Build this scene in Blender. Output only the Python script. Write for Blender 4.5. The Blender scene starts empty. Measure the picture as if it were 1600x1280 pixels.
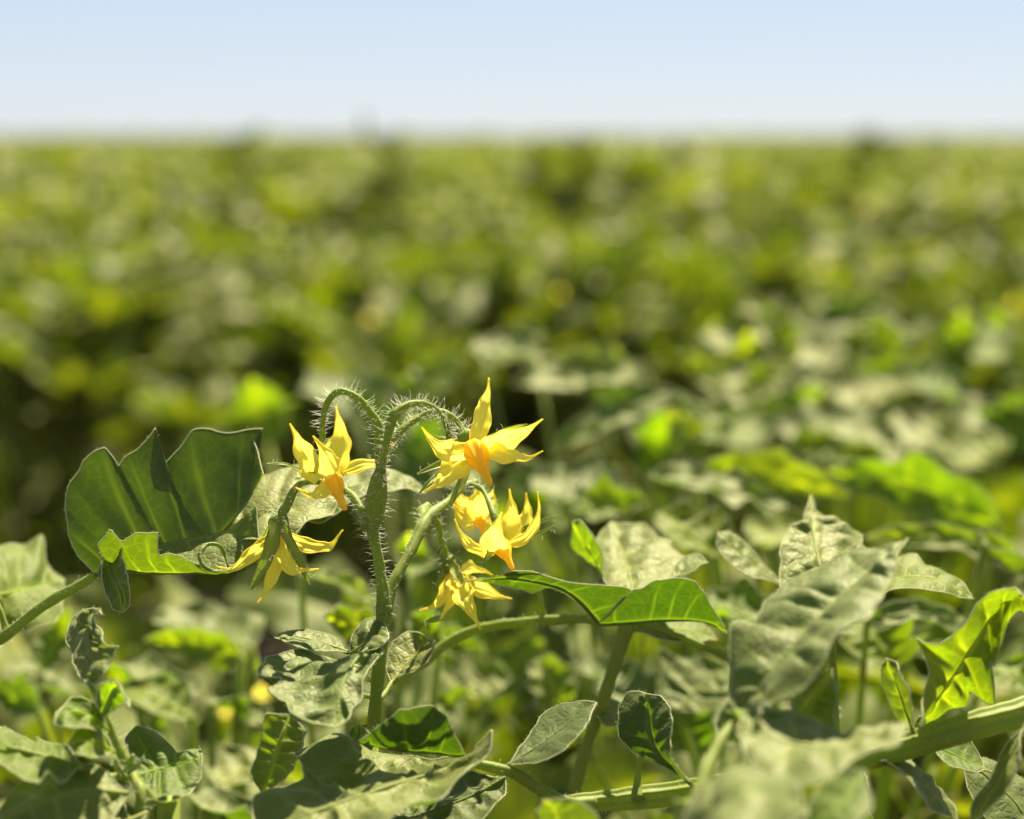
import bpy, math, random
import numpy as np
from mathutils import Vector, Matrix

# ------------------------------------------------------------------ camera, sky, sun, exposure
sc = bpy.context.scene
COL = sc.collection
CAMH = 0.80
PITCH = math.radians(6.5)
FPX = 1600 * 85 / 36.0
FOCUS = 0.600
cam_d = bpy.data.cameras.new('camera')
cam = bpy.data.objects.new('camera', cam_d)
COL.objects.link(cam)
cam.location = (0, 0, CAMH)
cam.rotation_euler = (math.radians(90) - PITCH, 0, 0)
cam_d.lens = 85
cam_d.sensor_width = 36
cam_d.clip_start = 0.02
cam_d.clip_end = 6000
cam_d.dof.use_dof = True
cam_d.dof.focus_distance = FOCUS
cam_d.dof.aperture_fstop = 9.4
cam_d.dof.aperture_blades = 0
sc.camera = cam

SUN_EL, SUN_AZ = math.radians(56), math.radians(20)      # azimuth from +Y (into the picture) towards +X
wd = bpy.data.worlds.new('World')
sc.world = wd
wd.use_nodes = True
wn = wd.node_tree.nodes
wl = wd.node_tree.links
sky = wn.new('ShaderNodeTexSky')
sky.sky_type = 'NISHITA'
sky.sun_disc = False
sky.sun_elevation = SUN_EL
sky.sun_rotation = SUN_AZ
sky.altitude = 0
sky.air_density = 0.7
sky.dust_density = 0.1
sky.ozone_density = 2.2
tint = wn.new('ShaderNodeMix'); tint.data_type = 'RGBA'; tint.blend_type = 'MULTIPLY'; tint.inputs['Factor'].default_value = 1.0
tint.inputs['B'].default_value = (0.535, 0.507, 0.570, 1)      # the photograph's cooler, lavender white balance of the whole sky
wl.new(sky.outputs[0], tint.inputs['A'])
veil = wn.new('ShaderNodeMix'); veil.data_type = 'RGBA'; veil.inputs['Factor'].default_value = 0.5      # thin even milky veil over the whole sky
veil.inputs['B'].default_value = (4.0, 4.5, 4.95, 1)
wl.new(tint.outputs['Result'], veil.inputs['A'])
wl.new(veil.outputs['Result'], wn['Background'].inputs[0])
wn['Background'].inputs[1].default_value = 0.05
sd = bpy.data.lights.new('sun', 'SUN')
sd.energy = 5.0
sd.angle = math.radians(0.55)
sd.color = (1.0, 0.89, 0.64)
sun = bpy.data.objects.new('sun', sd)
COL.objects.link(sun)
sdir = Vector((math.sin(SUN_AZ) * math.cos(SUN_EL), math.cos(SUN_AZ) * math.cos(SUN_EL), math.sin(SUN_EL)))
sun.rotation_euler = sdir.to_track_quat('Z', 'Y').to_euler()
sun.location = (0.5, 2.0, 4.0)
vs = sc.view_settings
vs.view_transform = 'Standard'
vs.look = 'None'
vs.gamma = 1
vs.exposure = 1.88
vs.use_curve_mapping = False
sc.render.engine = 'CYCLES'
sc.cycles.use_denoising = True
sc.cycles.max_bounces = 8
sc.cycles.transparent_max_bounces = 4
sc.cycles.sample_clamp_indirect = 6

RNG = np.random.default_rng(7)
random.seed(11)

# ------------------------------------------------------------------ helpers
CP, SP = math.cos(PITCH), math.sin(PITCH)
CR = np.array([1.0, 0, 0]); CU = np.array([0, SP, CP]); CF = np.array([0, CP, -SP])   # camera right, up, forward
CB = -CF
C0 = np.array([0, 0, CAMH])

def P(p):
    """photo pixel (x, y[, mm behind the focus distance]) -> world point"""
    d = FOCUS + (p[2] if len(p) > 2 else 0) / 1000.0
    return C0 + CF * d + CR * ((p[0] - 800) / FPX * d) + CU * (-(p[1] - 640) / FPX * d)

def PP(pts, d=0):
    return np.array([P((p[0], p[1], (p[2] if len(p) > 2 else 0) + d)) for p in pts])

def arclen(a):
    s = np.concatenate([[0], np.cumsum(np.linalg.norm(np.diff(a, axis=0), axis=1))])
    return s / max(s[-1], 1e-9)

def crom(a, n, s=None):
    """smooth curve through points, n samples, evenly spread along its length"""
    a = np.asarray(a, float)
    if len(a) == 1: return np.repeat(a, n, 0)
    if len(a) == 2:
        t = np.linspace(0, 1, n)[:, None]
        return a[0] * (1 - t) + a[1] * t
    e = np.vstack([2 * a[0] - a[1], a, 2 * a[-1] - a[-2]])
    out = []
    K = 16
    for i in range(len(a) - 1):
        p0, p1, p2, p3 = e[i:i + 4]
        t = (np.arange(K) / K)[:, None]
        out.append(0.5 * (2 * p1 + (p2 - p0) * t + (2 * p0 - 5 * p1 + 4 * p2 - p3) * t ** 2 + (3 * p1 - p0 - 3 * p2 + p3) * t ** 3))
    out.append(a[-1:])
    c = np.vstack(out)
    s = arclen(c)
    tt = np.linspace(0, 1, n)
    return np.stack([np.interp(tt, s, c[:, k]) for k in range(c.shape[1])], 1)

def lin(a, n):
    a = np.asarray(a, float)
    s = arclen(a)
    tt = np.linspace(0, 1, n)
    return np.stack([np.interp(tt, s, a[:, k]) for k in range(a.shape[1])], 1)

def unit(v):
    return v / np.maximum(np.linalg.norm(v, axis=-1, keepdims=True), 1e-12)

def wob(p, wl_, seed, n=7):
    """smooth random field of about the given wavelength"""
    r = np.random.default_rng(seed)
    h = np.zeros(p.shape[:-1])
    for _ in range(n):
        k = unit(r.normal(size=3)) * 2 * math.pi / (wl_ * r.uniform(0.7, 1.5))
        h += np.sin(p @ k + r.uniform(0, 6.28))
    return h / math.sqrt(n)

class MB:
    """collects triangles and quads with a per-vertex 'vein' value"""
    def __init__(s): s.v = []; s.f = []; s.a = []; s.n = 0
    def add(s, v, f, a=None):
        v = np.asarray(v, float)
        s.v.append(v)
        s.f += [tuple(i + s.n for i in q) for q in f]
        s.a.append(np.zeros(len(v)) if a is None else np.asarray(a, float))
        s.n += len(v)
    def mesh(s, name, mat, origin=(0, 0, 0), smooth=True):
        me = bpy.data.meshes.new(name)
        v = np.vstack(s.v) - np.asarray(origin)
        me.from_pydata(v.tolist(), [], s.f)
        at = me.attributes.new('vein', 'FLOAT', 'POINT')
        at.data.foreach_set('value', np.concatenate(s.a).astype(np.float32))
        if smooth: me.polygons.foreach_set('use_smooth', [True] * len(me.polygons))
        me.materials.append(mat)
        me.update()
        return me

def grid_faces(nu, nv, flip=False):
    f = []
    for i in range(nu - 1):
        for j in range(nv - 1):
            a = i * nv + j
            q = (a, a + 1, a + nv + 1, a + nv)
            f.append(q[::-1] if flip else q)
    return f

def frames(c):
    t = unit(np.gradient(c, axis=0))
    n = np.zeros_like(c)
    ref = np.array([0, 0, 1.0]) if abs(t[0][2]) < 0.9 else np.array([1.0, 0, 0])
    n[0] = unit(np.cross(np.cross(t[0], ref), t[0]))
    for i in range(1, len(c)):
        w = n[i - 1] - t[i] * np.dot(n[i - 1], t[i])
        n[i] = unit(w)
    return t, n, np.cross(t, n)

def tube(mb, c, r, seg=10, ridge=0.0, nr=5, cap=True, a=0.0, bump=0.0, seed=0):
    c = np.asarray(c, float); m = len(c)
    r = np.interp(np.linspace(0, 1, m), np.linspace(0, 1, len(r)), r) if np.ndim(r) else np.full(m, r)
    t, n, b = frames(c)
    th = np.linspace(0, 2 * math.pi, seg, endpoint=False)
    prof = 1 + ridge * np.cos(nr * th)
    v = c[:, None] + (r[:, None, None]) * prof[None, :, None] * (np.cos(th)[None, :, None] * n[:, None] + np.sin(th)[None, :, None] * b[:, None])
    if bump:
        v = v + bump * wob(v, 0.006, seed)[..., None] * unit(v - c[:, None])
    v = v.reshape(-1, 3)
    f = []
    for i in range(m - 1):
        for j in range(seg):
            k = (j + 1) % seg
            f.append((i * seg + j, i * seg + k, (i + 1) * seg + k, (i + 1) * seg + j))
    if cap:
        f.append(tuple(range(seg))[::-1]); f.append(tuple((m - 1) * seg + j for j in range(seg)))
    mb.add(v, f, np.full(len(v), a))

def hairs(mb, c, r, n, ln=0.0030, w=0.000036, seed=1, lean=0.15, a=0.0):
    """fine plant hairs standing off a stem"""
    g = np.random.default_rng(seed)
    c = np.asarray(c, float); m = len(c)
    r = np.interp(np.linspace(0, 1, m), np.linspace(0, 1, len(r)), r) if np.ndim(r) else np.full(m, r)
    t, nn, bb = frames(c)
    for _ in range(int(n * 0.5)):
        x = g.uniform(0, m - 1.001); i = int(x); k = x - i
        o = c[i] * (1 - k) + c[i + 1] * k
        th = g.uniform(0, 6.283)
        d = math.cos(th) * nn[i] + math.sin(th) * bb[i]
        p0 = o + d * r[i] * 0.9
        L = ln * 0.8 * g.uniform(0.25, 1.25)
        d1 = unit(d + t[i] * g.normal(0, lean) + g.normal(0, 0.15, 3))
        d2 = unit(d1 + g.normal(0, 0.5, 3))
        p1 = p0 + d1 * L * 0.6; p2 = p1 + d2 * L * 0.5
        s1 = unit(np.cross(d1, t[i] + 0.01)); s2 = np.cross(d1, s1)
        v = []
        for q, ww in ((p0, w * 1.4), (p1, w)):
            for a_ in (0, 2.094, 4.189):
                v.append(q + ww * (math.cos(a_) * s1 + math.sin(a_) * s2))
        v.append(p2)
        mb.add(v, [(0, 1, 4, 3), (1, 2, 5, 4), (2, 0, 3, 5), (3, 4, 6), (4, 5, 6), (5, 3, 6)], np.full(7, a))

def half(mb, M, E, nt, nv, quilt, wave, seed, bulge, flip, rim, wrinkle=0.0, vein=1.0):
    """half a leaf: ruled from midrib to margin, puffed up between sunken side veins"""
    nu = len(M)
    u = np.linspace(0, 1, nu)[:, None]
    t = np.linspace(0, 1, nt)[None, :]
    G = M[:, None] * (1 - t[..., None]) + E[:, None] * t[..., None]
    du = np.gradient(G, axis=0); dt = np.gradient(G, axis=1)
    wdt = np.linalg.norm(E - M, axis=1)[:, None]
    N = unit(np.cross(du, dt))
    mn = unit(N.mean((0, 1)))
    N = np.where((N @ mn)[..., None] < 0, -N, N)
    ksz = max(3, nu // 10)
    Np = np.concatenate([np.repeat(N[:1], ksz, 0), N, np.repeat(N[-1:], ksz, 0)], 0)
    cs = np.cumsum(Np, 0)
    N = unit((cs[2 * ksz:] - np.concatenate([np.zeros_like(cs[:1]), cs[:-2 * ksz - 1]], 0)) + mn * 0.4)
    if flip: N = -N
    gq = np.random.default_rng(seed + 91)
    ph = nv * (u + (0.28 / nv) * np.sin(u * nv * 1.9 + gq.uniform(0, 6.28))) - 0.22 * t ** 1.5
    q = np.abs(np.sin(math.pi * ph))
    env = np.sin(math.pi * np.clip(t, 0, 1) ** 0.7) ** 0.8 + 0.0 * u
    h = quilt * (q ** 0.7 - 0.4) * env * (0.75 + 0.55 * wob(G, 0.016, seed + 17))
    h = h + bulge * wdt * np.sin(math.pi * t * 0.95)
    h = h + wave * wob(G, 0.018, seed) * (t ** 1.6)
    if wrinkle: h = h + wrinkle * wob(G, 0.0065, seed + 5, 9) * env
    fade = np.minimum(1, wdt / max(wdt.max() * 0.35, 1e-9))
    G = G + N * (h * fade)[..., None]
    lat = np.exp(-((np.abs(((ph + 0.5) % 1) - 0.5)) / 0.055) ** 2) * (1 - t) ** 0.6
    mid = np.exp(-(t * wdt / 0.0009) ** 2)
    a = np.clip(np.maximum(lat * 0.75, mid) * vein, 0, 1)
    mb.add(G.reshape(-1, 3), grid_faces(nu, nt, flip), a.reshape(-1))
    if rim:
        c = G[:, -1]
        k = arclen(c)
        keep = np.concatenate([[True], np.diff(k) > 1e-4])
        if keep.sum() > 3:
            tube(mb, c[keep], rim, 5, cap=False, a=2.0)
            ln_ = np.linalg.norm(np.diff(c, axis=0), axis=1).sum()
            hairs(mb, c[keep], rim, int(ln_ * 5200), 0.0010, 0.00003, seed + 31, 0.4, 2.0)

def leafgeo(mb, M, L, R, nu=60, nt=12, nv=6, quilt=0.0008, wave=0.0012, bulge=0.05, seed=0, rim=0.00017, rib=0.0006, wrinkle=0.00025, soft=0.5, vein=1.0):
    Mc = crom(M, nu)
    for E, fl in ((L, False), (R, True)):
        if E is None: continue
        Ec = soft * crom(E, nu) + (1 - soft) * lin(E, nu)
        uu = np.linspace(0, 1, nu); gg = np.random.default_rng(seed + (3 if fl else 0))
        jit = sum(a_ * np.sin(uu * f_ + gg.uniform(0, 6.28)) for a_, f_ in ((0.02, 19), (0.022, 37), (0.016, 61)))
        Ec = Mc + (Ec - Mc) * (1 + jit)[:, None]
        half(mb, Mc, Ec, nt, nv, quilt, wave, seed + (7 if fl else 0), bulge, fl, rim, wrinkle, vein)
    if rib:
        tube(mb, Mc[: int(nu * 0.9)], [rib, rib * 0.7, rib * 0.25], 6, a=0.9)

# ------------------------------------------------------------------ materials
def newmat(name):
    m = bpy.data.materials.new(name)
    m.use_nodes = True
    m.node_tree.nodes.clear()
    return m, m.node_tree.nodes, m.node_tree.links

def leaf_mat(name, c1, c2, cv, tr, mixf=0.42, rough=0.58, sheen=0.55, cell=480, bump=0.4, spec=0.4):
    m, n, l = newmat(name)
    out = n.new('ShaderNodeOutputMaterial')
    tc = n.new('ShaderNodeTexCoord')
    oi = n.new('ShaderNodeObjectInfo')
    at = n.new('ShaderNodeAttribute'); at.attribute_name = 'vein'
    no = n.new('ShaderNodeTexNoise'); no.inputs['Scale'].default_value = 90; no.inputs['Detail'].default_value = 3
    l.new(tc.outputs['Object'], no.inputs['Vector'])
    vo = n.new('ShaderNodeTexVoronoi'); vo.feature = 'DISTANCE_TO_EDGE'; vo.inputs['Scale'].default_value = cell
    l.new(tc.outputs['Object'], vo.inputs['Vector'])
    cr = n.new('ShaderNodeMapRange'); cr.inputs['From Min'].default_value = 0.0; cr.inputs['From Max'].default_value = 0.22
    l.new(vo.outputs['Distance'], cr.inputs['Value'])
    mx = n.new('ShaderNodeMix'); mx.data_type = 'RGBA'
    mx.inputs['A'].default_value = (*c1, 1); mx.inputs['B'].default_value = (*c2, 1)
    l.new(no.outputs['Fac'], mx.inputs['Factor'])
    mv = n.new('ShaderNodeMix'); mv.data_type = 'RGBA'; mv.inputs['B'].default_value = (*cv, 1)
    net = n.new('ShaderNodeMapRange'); net.inputs['From Min'].default_value = 0.0; net.inputs['From Max'].default_value = 0.10
    net.inputs['To Min'].default_value = 0.13; net.inputs['To Max'].default_value = 0.0
    vo2 = n.new('ShaderNodeTexVoronoi'); vo2.feature = 'DISTANCE_TO_EDGE'; vo2.inputs['Scale'].default_value = cell * 0.62
    wp = n.new('ShaderNodeTexNoise'); wp.inputs['Scale'].default_value = 240
    va = n.new('ShaderNodeVectorMath'); va.operation = 'MULTIPLY_ADD'; va.inputs[1].default_value = (0.003, 0.003, 0.003)
    l.new(tc.outputs['Object'], wp.inputs['Vector']); l.new(wp.outputs['Color'], va.inputs[0]); l.new(tc.outputs['Object'], va.inputs[2])
    l.new(va.outputs[0], vo2.inputs['Vector']); l.new(vo2.outputs['Distance'], net.inputs['Value'])
    vm = n.new('ShaderNodeMath'); vm.operation = 'MAXIMUM'; l.new(net.outputs[0], vm.inputs[0]); l.new(at.outputs['Fac'], vm.inputs[1])
    sp = n.new('ShaderNodeTexNoise'); sp.inputs['Scale'].default_value = 140; sp.inputs['Detail'].default_value = 2
    l.new(tc.outputs['Object'], sp.inputs['Vector'])
    sr = n.new('ShaderNodeMapRange'); sr.inputs['From Min'].default_value = 0.70; sr.inputs['From Max'].default_value = 0.76; sr.inputs['To Max'].default_value = 0.75
    l.new(sp.outputs['Fac'], sr.inputs['Value'])
    ws = n.new('ShaderNodeMix'); ws.data_type = 'RGBA'; ws.inputs['B'].default_value = (0.24, 0.19, 0.08, 1)
    l.new(mx.outputs['Result'], ws.inputs['A']); l.new(sr.outputs[0], ws.inputs['Factor'])
    l.new(ws.outputs['Result'], mv.inputs['A']); l.new(vm.outputs[0], mv.inputs['Factor'])
    hs = n.new('ShaderNodeHueSaturation')
    mr = n.new('ShaderNodeMapRange'); mr.inputs['To Min'].default_value = 0.485; mr.inputs['To Max'].default_value = 0.515
    l.new(oi.outputs['Random'], mr.inputs['Value']); l.new(mr.outputs[0], hs.inputs['Hue'])
    mr2 = n.new('ShaderNodeMapRange'); mr2.inputs['To Min'].default_value = 1.15; mr2.inputs['To Max'].default_value = 0.8
    l.new(oi.outputs['Random'], mr2.inputs['Value']); l.new(mr2.outputs[0], hs.inputs['Value'])
    l.new(mv.outputs['Result'], hs.inputs['Color'])
    pb = n.new('ShaderNodeBsdfPrincipled')
    l.new(hs.outputs['Color'], pb.inputs['Base Color'])
    pb.inputs['Roughness'].default_value = rough
    pb.inputs['Specular IOR Level'].default_value = spec
    pb.inputs['Sheen Weight'].default_value = sheen
    pb.inputs['Sheen Roughness'].default_value = 0.45
    pb.inputs['Sheen Tint'].default_value = (1, 0.96, 0.70, 1)
    pb.inputs['Specular Tint'].default_value = (1, 0.97, 0.68, 1)
    tl = n.new('ShaderNodeBsdfTranslucent')
    tm = n.new('ShaderNodeMix'); tm.data_type = 'RGBA'
    tm.inputs['A'].default_value = (*tr, 1); tm.inputs['B'].default_value = (min(1, tr[0] * 4.2), min(1, tr[1] * 3.2), tr[2] * 2, 1)
    l.new(vm.outputs[0], tm.inputs['Factor'])
    h2 = n.new('ShaderNodeHueSaturation'); l.new(mr.outputs[0], h2.inputs['Hue']); l.new(tm.outputs['Result'], h2.inputs['Color'])
    l.new(h2.outputs['Color'], tl.inputs['Color'])
    if bump:
        bp = n.new('ShaderNodeBump'); bp.inputs['Strength'].default_value = bump; bp.inputs['Distance'].default_value = 0.0006
        n3 = n.new('ShaderNodeTexNoise'); n3.inputs['Scale'].default_value = 330; n3.inputs['Detail'].default_value = 4; n3.inputs['Roughness'].default_value = 0.65
        l.new(tc.outputs['Object'], n3.inputs['Vector'])
        ma = n.new('ShaderNodeMath'); ma.operation = 'MULTIPLY_ADD'; ma.inputs[1].default_value = 2.2
        l.new(n3.outputs['Fac'], ma.inputs[0]); l.new(cr.outputs[0], ma.inputs[2])
        l.new(ma.outputs[0], bp.inputs['Height']); l.new(bp.outputs[0], pb.inputs['Normal'])
    ms = n.new('ShaderNodeMixShader'); ms.inputs[0].default_value = mixf
    l.new(pb.outputs[0], ms.inputs[1]); l.new(tl.outputs[0], ms.inputs[2])
    # pale downy fringe along the margin
    rf = n.new('ShaderNodeMath'); rf.operation = 'SUBTRACT'; rf.inputs[1].default_value = 1.0; rf.use_clamp = True
    l.new(at.outputs['Fac'], rf.inputs[0])
    d1 = n.new('ShaderNodeBsdfDiffuse'); d1.inputs['Color'].default_value = (0.50, 0.52, 0.34, 1)
    d2 = n.new('ShaderNodeBsdfTranslucent'); d2.inputs['Color'].default_value = (0.62, 0.64, 0.36, 1)
    dm = n.new('ShaderNodeMixShader'); dm.inputs[0].default_value = 0.5
    l.new(d1.outputs[0], dm.inputs[1]); l.new(d2.outputs[0], dm.inputs[2])
    mr_ = n.new('ShaderNodeMixShader'); l.new(rf.outputs[0], mr_.inputs[0]); l.new(ms.outputs[0], mr_.inputs[1]); l.new(dm.outputs[0], mr_.inputs[2])
    l.new(mr_.outputs[0], out.inputs['Surface'])
    return m

def soft_mat(name, c1, c2, tr, mixf, rough=0.5, scale=150, sheen=0.2, bump=0.2, stretch=None, spec=0.4):
    m, n, l = newmat(name)
    out = n.new('ShaderNodeOutputMaterial')
    tc = n.new('ShaderNodeTexCoord')
    no = n.new('ShaderNodeTexNoise'); no.inputs['Scale'].default_value = scale; no.inputs['Detail'].default_value = 4
    l.new(tc.outputs['Object'], no.inputs['Vector'])
    at = n.new('ShaderNodeAttribute'); at.attribute_name = 'vein'
    ad = n.new('ShaderNodeMath'); ad.operation = 'MULTIPLY_ADD'; ad.inputs[1].default_value = 0.5; 
    l.new(no.outputs['Fac'], ad.inputs[0]); l.new(at.outputs['Fac'], ad.inputs[2]); ad.use_clamp = True
    mx = n.new('ShaderNodeMix'); mx.data_type = 'RGBA'
    mx.inputs['A'].default_value = (*c1, 1); mx.inputs['B'].default_value = (*c2, 1)
    l.new(ad.outputs[0], mx.inputs['Factor'])
    pb = n.new('ShaderNodeBsdfPrincipled')
    l.new(mx.outputs['Result'], pb.inputs['Base Color'])
    pb.inputs['Roughness'].default_value = rough
    pb.inputs['Specular IOR Level'].default_value = spec
    pb.inputs['Sheen Weight'].default_value = sheen
    bp = n.new('ShaderNodeBump'); bp.inputs['Strength'].default_value = bump; bp.inputs['Distance'].default_value = 0.0005
    l.new(no.outputs['Fac'], bp.inputs['Height']); l.new(bp.outputs[0], pb.inputs['Normal'])
    if mixf > 0:
        tl = n.new('ShaderNodeBsdfTranslucent'); tl.inputs['Color'].default_value = (*tr, 1)
        ms = n.new('ShaderNodeMixShader'); ms.inputs[0].default_value = mixf
        l.new(pb.outputs[0], ms.inputs[1]); l.new(tl.outputs[0], ms.inputs[2]); l.new(ms.outputs[0], out.inputs['Surface'])
    else:
        l.new(pb.outputs[0], out.inputs['Surface'])
    return m

M_LEAF = leaf_mat('tomato_leaf', (0.080, 0.118, 0.010), (0.160, 0.185, 0.040), (0.20, 0.235, 0.05), (0.090, 0.165, 0.002), 0.40, rough=0.58, bump=0.24, spec=0.42, sheen=0.12)
M_DARK = leaf_mat('dark_leaf', (0.050, 0.078, 0.012), (0.090, 0.118, 0.030), (0.15, 0.19, 0.045), (0.058, 0.112, 0.002), 0.38, rough=0.6, bump=0.2, spec=0.3, sheen=0.06)  # darker, less translucent variant of the leaf material, set on single blades
M_YOUNG = leaf_mat('young_leaf', (0.075, 0.118, 0.008), (0.13, 0.172, 0.020), (0.19, 0.25, 0.04), (0.18, 0.295, 0.003), 0.44, rough=0.6, bump=0.2, spec=0.3, sheen=0.06)
M_BACK = leaf_mat('field_leaf', (0.056, 0.084, 0.006), (0.130, 0.152, 0.024), (0.215, 0.23, 0.065), (0.115, 0.178, 0.003), 0.25, rough=0.62, sheen=0.03, bump=0.0, spec=0.28)
M_STEM = soft_mat('stem_skin', (0.17, 0.22, 0.024), (0.25, 0.30, 0.050), (0.34, 0.46, 0.02), 0.32, 0.55, 300, 0.08, 0.25, spec=0.2)
M_PETAL = soft_mat('petal', (0.90, 0.72, 0.03), (0.95, 0.87, 0.14), (1.0, 0.88, 0.12), 0.56, 0.55, 260, 0.05, 0.3, spec=0.15)
M_CONE = soft_mat('anther', (0.88, 0.56, 0.02), (0.94, 0.72, 0.06), (1.0, 0.7, 0.04), 0.5, 0.55, 400, 0.0, 0.3, spec=0.2)
M_HAIR = soft_mat('plant_hair', (0.75, 0.76, 0.62), (0.85, 0.85, 0.75), (0.9, 0.9, 0.75), 0.5, 0.4, 100, 0.0, 0.0)

def soil_mat():
    m, n, l = newmat('soil')
    out = n.new('ShaderNodeOutputMaterial'); pb = n.new('ShaderNodeBsdfPrincipled')
    tc = n.new('ShaderNodeTexCoord')
    no = n.new('ShaderNodeTexNoise'); no.inputs['Scale'].default_value = 22; no.inputs['Detail'].default_value = 8
    l.new(tc.outputs['Object'], no.inputs['Vector'])
    cr = n.new('ShaderNodeValToRGB')
    cr.color_ramp.elements[0].position = 0.3; cr.color_ramp.elements[0].color = (0.032, 0.023, 0.018, 1)
    cr.color_ramp.elements[1].position = 0.75; cr.color_ramp.elements[1].color = (0.11, 0.082, 0.066, 1)
    l.new(no.outputs['Fac'], cr.inputs[0]); l.new(cr.outputs[0], pb.inputs['Base Color'])
    pb.inputs['Roughness'].default_value = 0.95
    bp = n.new('ShaderNodeBump'); bp.inputs['Distance'].default_value = 0.02; l.new(no.outputs['Fac'], bp.inputs['Height']); l.new(bp.outputs[0], pb.inputs['Normal'])
    l.new(pb.outputs[0], out.inputs['Surface'])
    return m
M_SOIL = soil_mat()

# ------------------------------------------------------------------ objects
def link(name, me, parent=None):
    o = bpy.data.objects.new(name, me)
    COL.objects.link(o)
    if parent is not None: o.parent = parent
    return o

def thing(name, label, cat, loc, group=None, rz=0):
    o = link(name, None)
    o.empty_display_size = 0.05
    o.location = tuple(loc); o.rotation_euler = (0, 0, rz)
    o['label'] = label; o['category'] = cat
    if group: o['group'] = group
    return o

def copy_tree(o, parent=None):
    c = o.copy(); COL.objects.link(c); c.parent = parent
    for ch in o.children: copy_tree(ch, c)
    return c

# ------------------------------------------------------------------ ground
g = MB()
ys = np.concatenate([np.linspace(-6, 10, 90), np.linspace(11, 60, 40), [100, 300, 1000, 4000]])
xs = np.concatenate([[-3000, -600, -120], np.linspace(-40, -4.5, 20), np.linspace(-4, 4, 50), np.linspace(4.5, 40, 20), [120, 600, 3000]])
X, Y = np.meshgrid(xs, ys, indexing='ij')
Z = 0.02 * wob(np.stack([X, Y, 0 * X], -1), 0.9, 3) + 0.008 * wob(np.stack([X, Y, 0 * X], -1), 0.25, 4)
Z = np.where(np.hypot(X, Y) < 40, Z, 0) - 0.02
g.add(np.stack([X, Y, Z], -1).reshape(-1, 3), grid_faces(len(xs), len(ys), True))
ground = link('ground', g.mesh('ground', M_SOIL))
ground['kind'] = 'structure'

# ------------------------------------------------------------------ generic tomato leaves for the blurred plants
def lobed(l, w, n, side, seed, depth=0.30, droop=0.2, fold=0.35, yaw=0):
    """one leaflet as (midrib, left, right) in its own frame: base at origin, along +Y"""
    r = np.random.default_rng(seed)
    u = np.linspace(0, 1, 12)
    mid = np.stack([0.06 * l * np.sin(u * 3 + seed) * u, u * l * (1 - 0.06 * u), -droop * l * u ** 2], 1)
    def edge(sg):
        pts = [(0, 0, 0)]
        for k in range(n):
            uu = (k + 0.5) / n
            prof = math.sin(math.pi * min(1, (uu * 0.86 + 0.12)) ** 0.85) ** 0.9
            ww = w * prof * r.uniform(0.88, 1.1)
            pts.append((sg * ww, (uu + 0.06) * l, ww * fold - droop * l * uu ** 2))
            if k < n - 1:
                un = (k + 1.02) / n
                wn_ = w * (math.sin(math.pi * min(1, (un * 0.86 + 0.12)) ** 0.85) ** 0.9) * (1 - depth * r.uniform(0.7, 1.2))
                pts.append((sg * wn_, un * l, wn_ * fold * 0.8 - droop * l * un ** 2))
        pts.append(tuple(mid[-1]))
        return np.array(pts)
    return mid, edge(-1), edge(1)

def xform(p, M): return (np.asarray(p) @ np.array(M.to_3x3()).T) + np.array(M.translation)

def compound(seed, L=0.2, nu=16, nt=4, q=0.0015):
    r = random.Random(seed)
    mb = MB()
    droop = r.uniform(0.15, 0.45)
    def rach(t): return Vector((0.04 * L * math.sin(3 * t + seed), t * L * 0.62, -droop * L * 0.62 * t * t))
    tube(mb, np.array([rach(t) for t in np.linspace(0, 1, 8)]), [0.0022, 0.0012], 5, a=0.6)
    spec = [(1.0, 0, 0.42 * L)]
    for t, ln in ((0.34, 0.24), (0.62, 0.33), (0.86, 0.30)):
        for sg in (-1, 1): spec.append((t + r.uniform(-0.05, 0.05), sg * r.uniform(50, 75), ln * L * r.uniform(0.85, 1.15)))
    for t, yaw, ln in spec:
        M_, A, B = lobed(ln, ln * r.uniform(0.30, 0.38), 3, 1, r.randint(0, 9999), 0.3, r.uniform(0.1, 0.45), r.uniform(0.1, 0.5))
        mt = Matrix.Translation(rach(min(t, 1))) @ Matrix.Rotation(math.radians(-yaw), 4, 'Z') @ Matrix.Rotation(math.radians(r.uniform(-25, 20)), 4, 'X') @ Matrix.Rotation(math.radians(r.uniform(-25, 25)), 4, 'Y')
        leafgeo(mb, xform(M_, mt), xform(A, mt), xform(B, mt), nu, nt, 4, q, 0.003, 0.06, r.randint(0, 999), None, None, 0)
    return mb.mesh('leaf', M_BACK)

LEAFMESH = [compound(s) for s in range(40, 46)]

def small_flower_mesh():
    mb = MB()
    for k in range(5):
        a = k * 1.2566
        u = np.linspace(0, 1, 6)
        mid = np.stack([0.014 * u, 0 * u, 0.006 * np.sin(u * 2.2) - 0.004 * u], 1)
        w = 0.0038 * np.array([0.5, 0.9, 1, 0.85, 0.5, 0.05])
        Rz = np.array([[math.cos(a), -math.sin(a), 0], [math.sin(a), math.cos(a), 0], [0, 0, 1]])
        v = []
        for i in range(6):
            for s in (-1, 0, 1): v.append(mid[i] + np.array([0, s * w[i], 0.001 * abs(s)]))
        mb.add(np.array(v) @ Rz.T, grid_faces(6, 3))
    tube(mb, np.array([[0, 0, 0], [0, 0, 0.005], [0, 0, 0.01]]), [0.003, 0.0025, 0.0008], 8, a=0.5)
    return mb.mesh('flower', M_PETAL)
FLOWERMESH = small_flower_mesh()

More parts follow.
